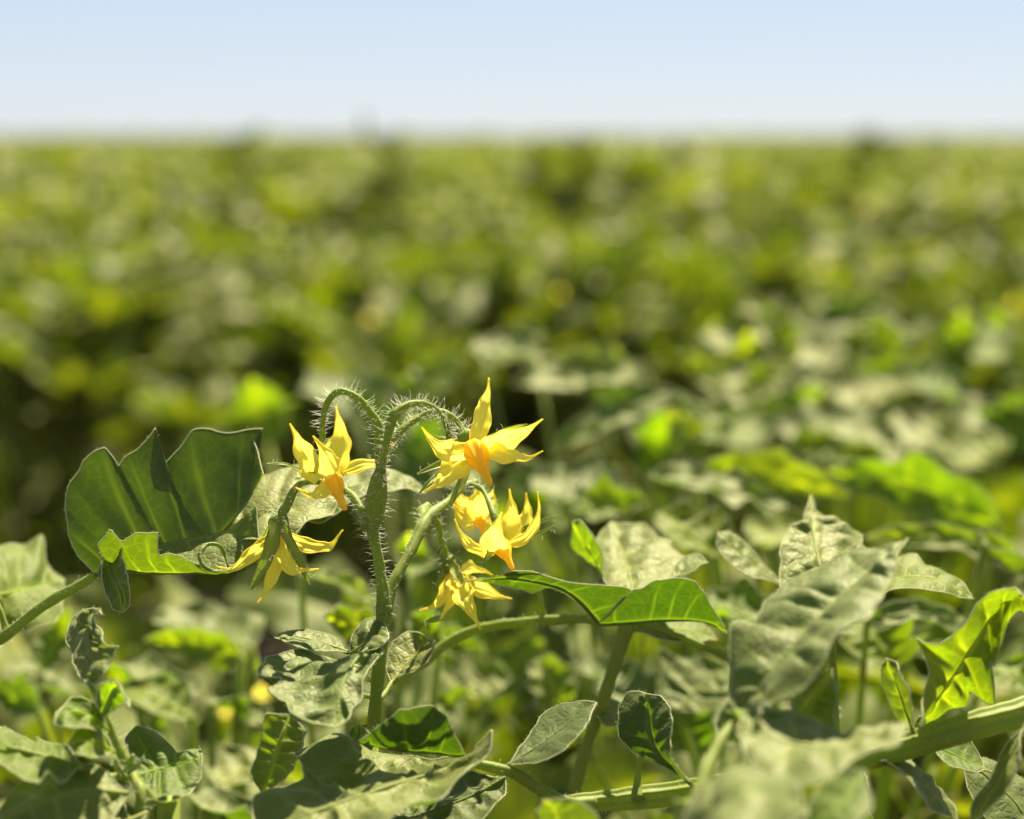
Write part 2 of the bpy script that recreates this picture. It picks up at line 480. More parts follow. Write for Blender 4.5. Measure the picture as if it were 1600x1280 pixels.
def bush(label, x, y, h, seed, nl=34, rad=0.26, group=None, nflow=3, size=1.0, first=0.25, lowf=0.0):
    """a whole tomato plant standing on the ground, leaves as separate parts"""
    r = random.Random(seed)
    root = thing('tomato_plant', label, 'tomato plant', (x, y, 0), group)
    mb = MB()
    brs = []
    nb = 5
    for b in range(nb):
        a = b * 6.283 / nb + r.uniform(-0.4, 0.4)
        rr = rad * (0.25 if b == 0 else r.uniform(0.55, 0.95))
        top = h * (0.97 if b == 0 else r.uniform(0.72, 0.95)) - 0.05
        c = crom(np.array([[0, 0, -0.01], [rr * 0.25 * math.cos(a), rr * 0.25 * math.sin(a), top * 0.4], [rr * 0.75 * math.cos(a), rr * 0.75 * math.sin(a), top * 0.8], [rr * math.cos(a), rr * math.sin(a), top]]), 14)
        tube(mb, c, [0.0050, 0.0036, 0.0022], 7, a=0.1)
        brs.append((c, a))
    link('stem', mb.mesh('stem', M_STEM), root)
    for i in range(nl):
        c, a = brs[i % nb]
        f = first + (1 - first) * ((i // nb + r.random()) / (nl / nb)) ** 0.75
        if r.random() < lowf: f = r.uniform(0.15, 0.6)
        f = min(f, 0.999)
        p = c[int(f * 13)]
        az = a + r.gauss(0, 1.5)
        pitch = math.radians(r.uniform(0, 45) + 25 * f)
        o = link('leaf', LEAFMESH[r.randrange(len(LEAFMESH))], root)
        s = size * r.uniform(0.7, 1.1) * (1 - 0.25 * f)
        pitch = min(pitch, math.asin(max(-0.5, min(1, (h - p[2]) / (0.17 * s)))))
        o.matrix_local = Matrix.Translation(p) @ Matrix.Rotation(az - math.pi / 2, 4, 'Z') @ Matrix.Rotation(pitch, 4, 'X') @ Matrix.Rotation(r.gauss(0, 0.65), 4, 'Y') @ Matrix.Scale(s, 4)
    for k in range(nflow):
        c, a = brs[r.randrange(nb)]
        p = Vector(c[-1]) + Vector((r.uniform(-.05, .05), r.uniform(-.05, .05), r.uniform(-0.03, 0.05)))
        o = link('flower', FLOWERMESH, root)
        o.matrix_local = Matrix.Translation(p) @ Matrix.Rotation(r.uniform(0, 6), 4, 'Z') @ Matrix.Rotation(r.uniform(1.2, 2.6), 4, 'X') @ Matrix.Scale(r.uniform(0.75, 1.0), 4)
    return root

# rows beyond the dark gap
row_specs = [
    (3.10, 0.655, 'tomato plant in the first out-of-focus row beyond the dark gap', 'plants in the first blurred row'),
    (3.68, 0.655, 'tomato plant in the second out-of-focus row of the field', 'plants in the second blurred row'),
    (4.26, 0.650, 'tomato plant in the third out-of-focus row of the field', 'plants in the third blurred row'),
    (4.86, 0.655, 'tomato plant in the fourth out-of-focus row of the field', 'plants in the fourth blurred row'),
    (5.46, 0.650, 'tomato plant in the fifth out-of-focus row of the field', 'plants in the fifth blurred row'),
]
for ri, (dy, h, lab, grp) in enumerate(row_specs):
    hw = 0.24 * dy + 0.55
    n = int(2 * hw / 0.28)
    for i in range(n):
        x = -hw + (i + 0.5) * 2 * hw / n + random.uniform(-0.05, 0.05)
        bush(lab, x, dy + random.uniform(-0.1, 0.1), h + random.uniform(-0.07, 0.035), 100 * ri + i, nl=(92, 80, 56, 50, 46)[ri], rad=0.25, group=grp, nflow=2, size=1.2, first=(0.82, 0.75, 0.6, 0.5, 0.5)[ri], lowf=(0.08, 0.5, 0.3, 0, 0)[ri])

# the far field: one uncountable mass of foliage
def far_field():
    r = np.random.default_rng(5)
    V = []; F = []; A = []
    base_v = []; 
    # one bent, folded leaflet of 8 quads
    us = np.linspace(0, 1, 5)
    ww = np.array([0.12, 0.34, 0.36, 0.22, 0.02])
    for i, u in enumerate(us):
        for s in (-1, 0, 1): base_v.append((s * ww[i], u, abs(s) * ww[i] * 0.4 - 0.35 * u * u))
    base_v = np.array(base_v); base_f = np.array(grid_faces(5, 3))
    cnt = 0
    y = 6.1
    while y < 150:
        hw = 0.235 * y + 1.2 + 0.03 * y
        step = 0.32 if y < 25 else 0.32 * (1 + (y - 25) / 25)
        n = int(2 * hw / step)
        nl = int(np.clip(380 - (y - 5) * 13, 60, 380))
        size = 0.07 if y < 12 else 0.07 * (1 + (y - 12) / 35)
        h0 = 0.655 + 0.02 * math.sin(y)
        for i in range(n):
            x = -hw + (i + 0.5) * step + r.uniform(-.08, .08)
            yy = y + r.uniform(-.14, .14)
            h = h0 - 0.01 + r.normal(0, 0.04)
            # points over a rounded bush shell
            th = r.uniform(0, 6.283, nl); k = r.uniform(0.0, 1, nl)
            rad = 0.44 * np.sqrt(k) * r.uniform(0.85, 1.1, nl)
            z = h * (1 - 0.55 * (rad / 0.46) ** 2.2) - np.abs(r.normal(0, 0.05, nl)) + 0.012
            p = np.stack([x + rad * np.cos(th), yy + rad * np.sin(th), z], 1)
            az = th + r.normal(0, 1.1, nl)
            pt = r.uniform(-0.7, 0.9, nl); ro = r.normal(0, 0.75, nl)
            s = size * r.uniform(0.65, 1.25, nl)
            ca, sa = np.cos(az), np.sin(az); cp, sp = np.cos(pt), np.sin(pt); cr_, sr = np.cos(ro), np.sin(ro)
            fw = np.stack([ca * cp, sa * cp, sp], 1)
            sd_ = np.stack([sa, -ca, 0 * ca], 1)
            up = np.cross(sd_, fw)
            s2 = sd_ * cr_[:, None] + up * sr[:, None]; u2 = np.cross(s2, fw)
            vv = p[:, None] + s[:, None, None] * (base_v[None, :, 0:1] * s2[:, None] + base_v[None, :, 1:2] * fw[:, None] + base_v[None, :, 2:3] * u2[:, None])
            V.append(vv.reshape(-1, 3))
            cnt += nl
        y += 1.15 if y < 25 else 1.15 * (1 + (y - 25) / 12)
    V = np.vstack(V)
    nl = len(V) // 15
    F = (np.arange(nl)[:, None, None] * 15 + base_f[None]).reshape(-1, 4)
    me = bpy.data.meshes.new('tomato_field')
    me.vertices.add(len(V)); me.vertices.foreach_set('co', V.astype(np.float32).ravel())
    me.loops.add(F.size); me.loops.foreach_set('vertex_index', F.astype(np.int32).ravel())
    me.polygons.add(len(F)); me.polygons.foreach_set('loop_start', np.arange(0, F.size, 4, dtype=np.int32))
    me.polygons.foreach_set('use_smooth', np.ones(len(F), dtype=bool))
    a = me.attributes.new('vein', 'FLOAT', 'POINT')
    a.data.foreach_set('value', np.repeat(r.uniform(0, 0.7, nl), 15).astype(np.float32))
    me.update(); me.validate()
    me.materials.append(M_BACK)
    o = link('tomato_field', me)
    o['kind'] = 'stuff'; o['label'] = 'far green tomato field running to the horizon'; o['category'] = 'crop field'
    print('far leaves', nl)
far_field()

# ------------------------------------------------------------------ foreground plants
def px(n, d=0): return n * (FOCUS + d / 1000.0) / FPX      # pixels -> metres at a depth

class Plant:
    def __init__(s, label, bx, by):
        s.loc = np.array([bx, by, 0.0])
        s.root = thing('tomato_plant', label, 'tomato plant', s.loc)
        s.k = 0; s.d0 = 0; s.wf = 1.0
    def obj(s, name, mb, mat, parent=None):
        return link(name, mb.mesh(name, mat, s.loc), parent or s.root)
    def stem(s, pts, w, d=0, name='stem', hair=0, ridge=0, ln=0.003, n=40, seg=14, parent=None, bump=0.00012, a=0.0, world_tail=None, mat=None):
        """w: full widths in photo pixels along the stem"""
        d = d + s.d0
        c = PP(pts, d)
        w = np.atleast_1d(np.asarray(w, float))
        dm = np.mean([(p[2] if len(p) > 2 else 0) + d for p in pts])
        r = [px(x, dm) / 2 * s.wf for x in w]
        if world_tail is not None:
            m = max(2, int(len(c)))
            cc = crom(c, n)
            tail = crom(np.array([cc[0], cc[0] + (cc[0] - cc[3]) * 2.0, *[np.array(t) for t in world_tail]]), 24)
            c2 = np.vstack([tail[::-1][:-1], cc])
            r2 = np.concatenate([np.full(23, max(r[0], 0.0028)), np.interp(np.linspace(0, 1, n), np.linspace(0, 1, len(r)), r)])
        else:
            c2 = crom(c, n); r2 = np.interp(np.linspace(0, 1, n), np.linspace(0, 1, len(r)), r)
        mb = MB(); s.k += 1
        tube(mb, c2, r2, seg, ridge, 6, bump=bump, seed=s.k, a=a)
        o = s.obj(name, mb, mat or M_STEM, parent)
        if hair:
            hb = MB()
            hairs(hb, crom(c, n), np.interp(np.linspace(0, 1, n), np.linspace(0, 1, len(r)), r), hair, ln, seed=s.k)
            h = s.obj('fine_hair', hb, M_HAIR, o if parent is None else parent)
            h['kind'] = 'stuff'
        return o
    def leaf(s, M, L, R, d=0, mat=None, name='leaf', label=None, parent=None, **k):
        d = d + s.d0
        mb = MB(); s.k += 1
        f = lambda e: None if e is None else PP(e, d)
        k.setdefault('seed', s.k * 13 + int(abs(M[0][0])))
        leafgeo(mb, f(M), f(L), f(R), **k)
        o = s.obj(name, mb, mat or M_LEAF, parent)
        if label: o['label'] = label
        return o
    def blade(s, M, hw, nrm, prof, d=0, mat=None, name='petal', parent=None, cup=0.3, nu=26, nt=8, wave=0.0, tw=0.0, rim=None):
        """narrow blade (petal, sepal): midrib in photo pixels, half width in pixels, facing direction (right, up, to camera)"""
        c = crom(PP(M, d), nu)
        t = unit(np.gradient(c, axis=0))
        N = CR * nrm[0] + CU * nrm[1] + CB * nrm[2]
        S = unit(np.cross(t, N)); N2 = np.cross(S, t)
        u = np.linspace(0, 1, nu)
        ang = tw * (u - 0.5)
        S, N2 = S * np.cos(ang)[:, None] + N2 * np.sin(ang)[:, None], N2 * np.cos(ang)[:, None] - S * np.sin(ang)[:, None]
        dm = d + np.mean([(p[2] if len(p) > 2 else 0) for p in M])
        w = px(hw, dm) * np.interp(u, np.linspace(0, 1, len(prof)), prof)
        s.k += 1
        rr = np.random.default_rng(s.k)
        mb = MB()
        tt = np.linspace(-1, 1, 2 * nt - 1)
        edge = 1 + 0.10 * np.sin(u * 21 + rr.uniform(0, 6))[:, None] * (np.abs(tt) ** 3)[None]
        G = c[:, None] + S[:, None] * (w[:, None] * tt[None] * edge)[..., None] + N2[:, None] * (cup * w[:, None] * (np.abs(tt) ** 1.7)[None])[..., None]
        G = G + N2[:, None] * (wave * wob(G, 0.006, s.k) * np.minimum(1, w[:, None] / 0.001))[..., None]
        G = G + N2[:, None] * (0.00016 * np.cos(tt * 9.0)[None] * np.minimum(1, w[:, None] / 0.0015))[..., None]
        a = np.broadcast_to((0.3 * np.exp(-(tt / 0.2) ** 2) + 0.35 * np.cos(tt * 11) ** 2)[None] * (1 - u[:, None]) + 0.35 * u[:, None], G.shape[:2])
        mb.add(G.reshape(-1, 3), grid_faces(nu, 2 * nt - 1), a.reshape(-1))
        for e in (0, -1):
            tube(mb, G[:, e], rim or 0.00012, 5, cap=False, a=0.5)
        return s.obj(name, mb, mat or M_PETAL, parent)
    def flower(s, base, up, petals, sepals, cone=None, d=0, rec=11, hair=60):
        """base: receptacle pixel; up: where the stalk comes from; petals: (points, half width, facing[, cup])"""
        b0 = P((base[0], base[1], (base[2] if len(base) > 2 else 0) + d)); b1 = P((up[0], up[1], (up[2] if len(up) > 2 else 0) + d))
        ax = unit(b0 - b1)
        R = px(rec) / 2 * 1.25
        mb = MB()
        zz = np.linspace(0, 1, 9)
        tube(mb, b0[None] + ax[None] * (zz[:, None] - 0.55) * R * 2.0, R * np.array([0.55, 0.72, 0.9, 1.0, 1.02, 0.98, 0.85, 0.6, 0.3]), 14, 0.06, 5)
        f = s.obj('flower', mb, M_STEM)
        for q in petals:
            s.blade(q[0], q[1] * 0.92, q[2], [0.42, 0.8, 0.98, 1.0, 0.86, 0.6, 0.3, 0.12, 0.03], d, M_PETAL, 'petal', f, q[3] if len(q) > 3 else 0.35, wave=0.0006, tw=q[4] if len(q) > 4 else 0.25)
        hb = MB()
        for q in sepals:
            s.blade(q[0], q[1], q[2], [0.75, 1.0, 1.0, 0.9, 0.75, 0.5, 0.12], d, M_STEM, 'sepal', f, 0.5, 18, 4, wave=0.0001)
            c = crom(PP(q[0], d), 16)
            if hair: hairs(hb, c, px(q[1]) * 0.8, 26, 0.0022, seed=s.k)
        if cone:
            c = crom(PP(cone[0], d), 24)
            mb = MB()
            w = px(cone[1], d)
            tube(mb, c, w * np.array([0.72, 0.95, 1.0, 0.98, 0.9, 0.74, 0.55, 0.42, 0.36, 0.34, 0.2]), 40, 0.10, 6, bump=0.00006, a=0.0)
            s.obj('anther_cone', mb, M_CONE, f)
        if hair:
            hairs(hb, crom(np.array([b1, b0]), 8), R, hair, 0.0028, seed=s.k + 3)
            o = s.obj('fine_hair', hb, M_HAIR, f); o['kind'] = 'stuff'
        return f

def below(x, y, d, dx=0.0, dy=0.0):
    p = P((x, y, d)); return float(p[0] + dx), float(p[1] + dy)

# ---- 1. the plant with the flower truss in focus
bx, by = below(583, 1280, 10, -0.01, 0.03)
A = Plant('tomato plant with the sharp cluster of yellow flowers on hairy arching stalks', bx, by)
A.wf = 0.87
A.stem([(577, 1200, 4), (583, 1140, 2), (590, 1060, 0), (598, 985, 0), (600, 945, 0)], [27, 22, 22, 24, 29], world_tail=[(bx, by, 0.3), (bx, by, -0.01)], hair=160, ln=0.0022, seg=18)
A.stem([(600, 960), (598, 925), (592, 880), (585, 845), (582, 825)], [29, 23, 20, 20, 20], name='truss_stalk', hair=260, ln=0.0026, seg=18)
A.stem([(580, 842), (583, 815), (588, 780), (592, 752), (595, 740), (597, 725)], [15, 25, 34, 36, 29, 15], name='stalk_joint', hair=420, ln=0.0042, seg=18, bump=0.0002)
A.stem([(595, 745), (599, 715, -2), (605, 685, -3), (613, 655, -3), (622, 641, -2), (640, 632, 0), (660, 631, 3), (680, 639, 6), (693, 655, 8), (700, 674, 9), (701, 695, 10)], [15, 14, 14, 15, 20, 13, 12, 11, 11, 11, 12], name='flower_stalk', hair=620, ln=0.0036, n=70)
A.stem([(596, 728, 2), (594, 700, 3), (592, 672, 3), (582, 648, 3), (565, 627, 3), (545, 614, 3), (527, 613, 3), (513, 626, 3), (506, 648, 4), (504, 675, 5), (507, 705, 7)], [22, 22, 20, 17, 14, 13, 12, 12, 12, 12, 13], name='flower_stalk', hair=620, ln=0.0036, n=70)
A.stem([(600, 715, 4), (608, 692, 5), (625, 674, 6), (645, 658, 8), (667, 646, 10), (690, 644, 11), (708, 653, 11), (719, 666, 11), (727, 680, 10)], [18, 17, 15, 14, 13, 13, 13, 13, 15], name='flower_stalk', hair=480, ln=0.0036, n=60)
A.stem([(573, 826, 0), (567, 803, 2), (556, 782, 5), (540, 767, 8), (518, 758, 10), (493, 752, 8), (473, 753, 5), (459, 768, 2), (448, 790, 0), (438, 808, 0)], [20, 17, 15, 14, 13, 13, 13, 14, 16, 20], name='flower_stalk', hair=420, ln=0.0030, n=60)
A.stem([(600, 958), (607, 930, 2), (622, 897, 5), (643, 858, 10), (660, 822, 16), (672, 805, 20), (697, 786, 26), (722, 762, 32), (745, 752, 36)], [30, 22, 19, 20, 23, 22, 16, 13, 12], name='truss_stalk', hair=300, ln=0.0026, n=60)
A.stem([(672, 804, 22), (683, 815, 26), (689, 838, 30), (695, 862, 33), (700, 875, 34)], [11, 9, 9, 11, 16], name='flower_stalk', hair=80)
A.stem([(735, 757, 34), (752, 764, 30), (763, 782, 26), (770, 802, 22), (775, 822, 20)], [11, 11, 11, 12, 14], name='flower_stalk', hair=80)
A.stem([(725, 760, 36), (738, 757, 44), (745, 765, 48), (746, 778, 50)], [10, 9, 9, 10], name='flower_stalk', hair=20)
# rest of the truss behind the joint
A.stem([(664, 815, 18), (660, 800, 24), (668, 790, 28)], [20, 24, 14], name='stalk_joint', hair=60)

Fc = (0, 0, 1)
# flower right, facing the camera
A.flower((731, 687, 4), (724, 672, 10), [
    ([(738, 694, -1), (748, 660, 2), (760, 625, 5), (764, 590, 6)], 19, (0.55, 0.1, 0.9), 0.35, 0.3),
    ([(752, 696, -2), (783, 690, -6), (820, 674, -10), (848, 655, -13)], 19, (0.0, -0.2, 1), 0.35, 0.5),
    ([(758, 704, -3), (794, 715, -10), (822, 717, -16), (848, 705, -19)], 17, (0.05, 0.55, 0.9), 0.3, 0.6),
    ([(731, 700, -2), (708, 708, -6), (682, 697, -10), (659, 668, -13)], 20, (0.1, 0.3, 1), 0.4, 0.3),
    ([(734, 706, -2), (712, 733, -6), (688, 754, -10), (664, 768, -12)], 25, (-0.35, -0.1, 1), 0.25, 0.2),
], [
    ([(748, 690, 3), (775, 678, 2), (800, 667, 1), (824, 663, 0)], 6, (0, -0.7, 0.5)),
    ([(728, 715, 0), (722, 748, -3), (710, 772, -6), (704, 792, -7)], 8, (0.6, 0.1, 0.8)),
    ([(722, 705, 3), (698, 722, -2), (675, 731, -6), (652, 741, -9)], 6, (0, 0.3, 1)),
    ([(722, 716, 6), (690, 740, 2), (670, 755, -2), (655, 771, -4)], 5, (0, 0.3, 1)),
    ([(716, 690, 6), (700, 700, 10), (688, 720, 12)], 6, (0.3, 0, 1)),
], ([(738, 694, -2), (748, 716, -5), (757, 737, -8), (766, 757, -11)], 17), rec=26, hair=140)
# flower on the left arch
A.flower((509, 722, 6), (507, 705, 7), [
    ([(522, 745, 3), (528, 712, 5), (532, 680, 7), (525, 635, 8)], 23, (-0.2, 0.0, 1), 0.45, 0.2),
    ([(497, 752, 4), (480, 728, 3), (469, 698, 1), (453, 662, 0)], 22, (0.45, 0.1, 0.9), 0.55, 0.2),
    ([(524, 752, -4), (518, 730, -8), (506, 705, -10), (489, 681, -10)], 20, (0.3, 0.15, 1), -0.35, 0.3),
    ([(528, 742, 2), (552, 734, 4), (585, 722, 6), (604, 708, 8), (623, 684, 10)], 13, (0, 0.75, 0.7), 0.3, 0.3),
    ([(524, 752, -4), (505, 769, -8), (486, 774, -10), (462, 762, -11)], 14, (0, 0.75, 0.8), 0.4, 0.2),
], [
    ([(500, 738, 6), (470, 736, 4), (445, 727, 2), (417, 725, 0)], 5, (0, 0.8, 0.5)),
    ([(512, 752, 0), (508, 735, -3), (503, 716, -4)], 8, (0.3, 0, 1)),
    ([(500, 735, 8), (480, 748, 10), (462, 748, 12)], 6, (0, 0.6, 0.6)),
], ([(517, 742, -3), (524, 760, -6), (531, 778, -8), (540, 797, -9)], 14), rec=24, hair=90)
# flower hanging lowest on the left
A.flower((434, 820, 0), (444, 797, 0), [
    ([(425, 842, 0), (398, 864, -2), (366, 889, -3), (340, 886, -4)], 13, (0.2, 0.5, 0.9), 0.4, 0.4),
    ([(433, 845, -2), (427, 885, -4), (417, 918, -5), (402, 942, -6)], 17, (0.5, 0, 0.9), 0.4, 0.2),
    ([(440, 842, -3), (444, 872, -7), (462, 892, -10), (498, 889, -12)], 14, (-0.3, 0.6, 0.8), 0.4, 0.4),
    ([(442, 838, 4), (475, 852, 6), (512, 856, 8), (536, 828, 10)], 13, (0, 0.4, 0.9), 0.4, 0.3),
    ([(436, 840, 6), (436, 868, 10), (430, 890, 13)], 14, (0, 0, 1), 0.3),
], [
    ([(430, 816, -3), (422, 855, -6), (409, 887, -8), (391, 921, -9)], 11, (0.4, 0.1, 1)),
    ([(441, 816, -3), (453, 843, -6), (468, 875, -7), (484, 914, -8)], 8, (-0.4, 0.1, 1)),
    ([(430, 818, 4), (415, 845, 8), (400, 865, 10)], 7, (0, 0, 1)),
], ([(438, 828, 0), (441, 850, -1), (443, 872, -2), (444, 890, -3)], 13), rec=26, hair=110)
# flower right of the branch, petals turned up
A.flower((777, 836, 20), (772, 812, 22), [
    ([(768, 866, 16), (742, 860, 12), (722, 842, 10), (711, 812, 9)], 13, (0.5, 0.6, 0.7), 0.4, 0.3),
    ([(776, 868, 12), (772, 845, 8), (777, 822, 6), (784, 800, 6)], 24, (0.0, 0.1, 1), 0.4, 0.2),
    ([(790, 848, 18), (797, 820, 20), (799, 795, 21), (796, 764, 22)], 16, (0, 0, 1), 0.4),
    ([(796, 848, 20), (816, 822, 24), (824, 800, 26), (822, 770, 28)], 17, (-0.2, 0, 1), 0.4),
    ([(792, 852, 14), (822, 840, 12), (843, 812, 12), (840, 768, 13)], 11, (-0.7, 0.2, 0.7), 0.4),
], [
    ([(790, 846, 20), (820, 842, 18), (845, 834, 16), (866, 822, 15)], 5, (0, 0.7, 0.6)),
    ([(790, 842, 24), (820, 828, 24), (845, 816, 24), (870, 807, 24)], 5, (0, 0.7, 0.6)),
    ([(770, 850, 12), (762, 868, 8), (755, 885, 6)], 5, (0.3, 0, 1)),
], ([(780, 846, 14), (788, 862, 11), (795, 876, 9), (802, 890, 8)], 13), rec=20, hair=20)
# flower behind, below the right-hand one
A.flower((745, 782, 52), (745, 770, 50), [
    ([(735, 800, 46), (722, 790, 44), (716, 775, 44), (714, 758, 46)], 16, (0.3, 0, 1), 0.4),
    ([(740, 815, 42), (728, 812, 40), (716, 800, 40), (708, 788, 41)], 18, (0.3, 0.3, 1), 0.3),
    ([(748, 812, 42), (748, 790, 40), (748, 772, 40), (742, 755, 42)], 20, (0, 0, 1), 0.4),
    ([(752, 812, 46), (764, 795, 46), (768, 780, 47), (770, 765, 49)], 14, (-0.3, 0, 1), 0.4),
    ([(752, 800, 54), (764, 815, 56), (778, 808, 58)], 12, (0, 0.4, 1), 0.4),
], [([(748, 778, 54), (760, 765, 56), (768, 748, 58)], 5, Fc)], ([(748, 806, 44), (752, 820, 42), (757, 838, 41)], 10), rec=18, hair=0)
# flower drooping lowest in the middle
A.flower((706, 885, 34), (700, 868, 34), [
    ([(706, 900, 32), (696, 925, 28), (680, 946, 26), (655, 954, 25)], 12, (0.3, 0.4, 1), 0.35),
    ([(712, 902, 28), (706, 930, 22), (698, 950, 20), (687, 970, 18)], 14, (0.3, 0, 1), 0.35),
    ([(718, 902, 26), (726, 932, 20), (738, 958, 16), (751, 984, 14)], 19, (-0.1, 0, 1), 0.3),
    ([(720, 900, 30), (742, 918, 30), (772, 930, 30), (800, 936, 31)], 14, (0, 0.4, 1), 0.35),
    ([(714, 895, 38), (738, 888, 44), (756, 892, 48), (770, 900, 50)], 11, (0, 0.5, 1), 0.35),
], [
    ([(704, 880, 30), (716, 900, 26), (728, 918, 22)], 8, (0, 0, 1)),
    ([(700, 882, 34), (690, 905, 32), (680, 925, 30)], 7, (0.2, 0, 1)),
    ([(690, 966, 30), (675, 970, 27), (662, 972, 25)], 5, (0, 0.6, 1)),
], ([(712, 895, 30), (716, 915, 27), (720, 935, 24)], 11), rec=26, hair=20)
# grey wrinkled leaf hanging in front of the stem
A.leaf([(592, 1003, -5), (560, 1026, -20), (535, 1070, -37), (523, 1138, -50)],
       [(590, 1000, -2), (560, 1018, -8), (520, 1024, -9), (470, 1017, -10), (425, 1022, -15), (405, 1036, -22), (412, 1052, -29), (442, 1050, -31), (422, 1070, -37), (432, 1090, -43), (448, 1094, -45), (455, 1110, -48), (485, 1122, -50), (523, 1138, -50)],
       [(594, 1005, -7), (598, 1020, -18), (590, 1032, -25), (580, 1050, -31), (568, 1062, -36), (562, 1085, -42), (548, 1098, -45), (540, 1122, -49), (523, 1138, -50)],
       quilt=0.0016, wrinkle=0.0007, nv=5, nu=80, nt=18, bulge=0.10, label='grey wrinkled leaf with sunlit creases')
A.leaf([(548, 1022, -4), (568, 1008, -6), (590, 994, -6), (606, 988, -5)], [(548, 1022, -4), (556, 998, 0), (574, 978, 3), (596, 974, 2), (606, 988, -5)], [(548, 1022, -4), (575, 1022, -14), (598, 1012, -16), (609, 1000, -12), (606, 988, -5)], quilt=0.001, nv=4, wrinkle=0.0004, nu=40, nt=10)
A.leaf([(545, 1020, -2), (500, 1004, 0), (455, 994, 0), (428, 996, -3)], [(545, 1020, -2), (505, 1018, -8), (470, 1016, -12), (428, 996, -3)], [(545, 1020, -2), (520, 1000, 6), (480, 990, 8), (450, 988, 5), (428, 996, -3)], quilt=0.0008, nv=4, nu=40, nt=8)
# leaflet right of the stem in shade
A.leaf([(612, 1068, 14), (628, 1045, 18), (652, 1020, 22), (672, 1000, 24)], [(612, 1068, 14), (604, 1040, 18), (612, 1008, 24), (642, 992, 28), (672, 1000, 24)], [(612, 1068, 14), (650, 1052, 10), (676, 1030, 12), (684, 1008, 18), (672, 1000, 24)], quilt=0.001, nv=5, nu=40, nt=10)
A.stem([(590, 1100, 4), (600, 1085, 8), (612, 1066, 14)], [9, 8, 7], name='leaf_stalk')
# dark leaf hanging behind on the left
A.stem([(585, 1090, 6), (545, 1085, 20), (495, 1090, 32), (455, 1118, 38)], [10, 9, 8, 8], name='leaf_stalk')
A.leaf([(455, 1118, 38), (440, 1150, 34), (424, 1195, 32), (410, 1242, 32)], [(455, 1118, 38), (418, 1120, 44), (404, 1160, 42), (398, 1205, 38), (410, 1242, 32)], [(455, 1118, 38), (470, 1140, 28), (468, 1180, 24), (452, 1215, 26), (410, 1242, 32)], mat=M_YOUNG, quilt=0.0012, nv=6)

# ---- 2. plant on the left with the big folded leaf
bx, by = below(-60, 1280, 40, -0.02, 0.03)
L = Plant('tomato plant at the left with one large lobed folded leaf on a stout stalk', bx, by)
L.stem([(-60, 1100, 30), (-20, 1020, 28), (10, 992, 26), (78, 940, 24), (150, 900, 22)], [24, 18, 17, 16, 15], world_tail=[(bx, by, 0.3), (bx, by, -0.01)], n=50, hair=420, ln=0.0016)
L.stem([(12, 990, 27), (2, 960, 28), (-10, 930, 30)], [12, 10, 10], name='leaf_stalk')
L.leaf([(150, 898, 22), (190, 888, 20), (250, 880, 18), (320, 856, 16), (375, 800, 16), (412, 742, 14)],
       [(150, 898, 22), (122, 868, 23), (106, 830, 24), (103, 795, 25), (110, 755, 25), (128, 722, 26), (150, 707, 26), (165, 700, 26), (178, 716, 26), (187, 731, 26), (200, 705, 26), (215, 684, 26), (240, 670, 26), (245, 700, 26), (251, 739, 25), (272, 706, 26), (296, 682, 26), (303, 676, 26), (330, 670, 26), (370, 671, 26), (412, 671, 26), (396, 690, 25), (412, 742, 12)],
       None, mat=M_DARK, quilt=0.0004, wave=0.0008, bulge=-0.04, nu=170, nt=26, nv=8, soft=0.12, wrinkle=0.0001, rim=0.00016, label='large dark lobed half of the folded leaf with bright veins')
L.leaf([(152, 899, 22), (200, 894, 14), (250, 896, 8), (300, 896, 4), (340, 896, 2), (375, 890, 4)],
       [(152, 899, 22), (160, 870, 6), (154, 845, 0), (172, 827, -2), (188, 850, -2), (215, 835, -4), (246, 831, -4), (248, 868, -2), (262, 860, -4), (285, 861, -4), (310, 876, -4), (330, 890, -4), (352, 893, -6), (375, 890, 4)],
       None, quilt=0.0008, wave=0.0008, nu=90, nt=12, nv=6, soft=0.3, rim=0.00016)
L.leaf([(152, 899, 22), (192, 880, 20), (260, 850, 18), (350, 830, 14), (400, 790, 12)], None,
       [(152, 899, 22), (200, 894, 14), (250, 896, 8), (300, 896, 4), (340, 896, 2), (400, 850, 6), (400, 790, 12)], quilt=0.0008, nu=50, nt=10)
L.leaf([(168, 872, 10), (178, 900, 2), (190, 930, -2), (192, 957, -2)], [(160, 850, 8), (160, 890, 4), (168, 930, 0), (176, 952, -2), (192, 957, -2)], [(178, 850, 4), (200, 880, -4), (208, 915, -6), (205, 945, -4), (192, 957, -2)], quilt=0.0006, nv=3, nu=40, nt=8)
# curled tip
L.stem([(345, 894, -3), (322, 888, -4), (312, 870, -3), (322, 852, 0), (342, 852, 2), (352, 868, 2), (356, 886, 0)], [5, 7, 7, 7, 7, 6, 4], name='leaf_tip', n=30, mat=M_LEAF, a=0.6)
# second leaflet reaching behind the hanging flower
L.leaf([(330, 860, 26), (390, 822, 24), (450, 785, 26), (530, 762, 30)],
       [(330, 860, 26), (352, 800, 34), (400, 752, 42), (440, 738, 46), (480, 730, 48), (505, 742, 44), (530, 762, 30)],
       [(330, 860, 26), (345, 862, 14), (380, 842, 8), (420, 838, 6), (450, 842, 6), (470, 826, 10), (500, 815, 14), (520, 795, 20), (530, 762, 30)], quilt=0.0018, nv=6, nu=70, nt=14, wrinkle=0.0003)
L.leaf([(440, 800, 34), (520, 770, 40), (600, 752, 46), (665, 770, 52)], [(440, 800, 34), (500, 745, 54), (580, 728, 62), (640, 742, 60), (665, 770, 52)], [(440, 800, 34), (500, 812, 24), (540, 790, 28), (600, 770, 36), (665, 770, 52)], quilt=0.0014, nv=6, nu=50, nt=10)
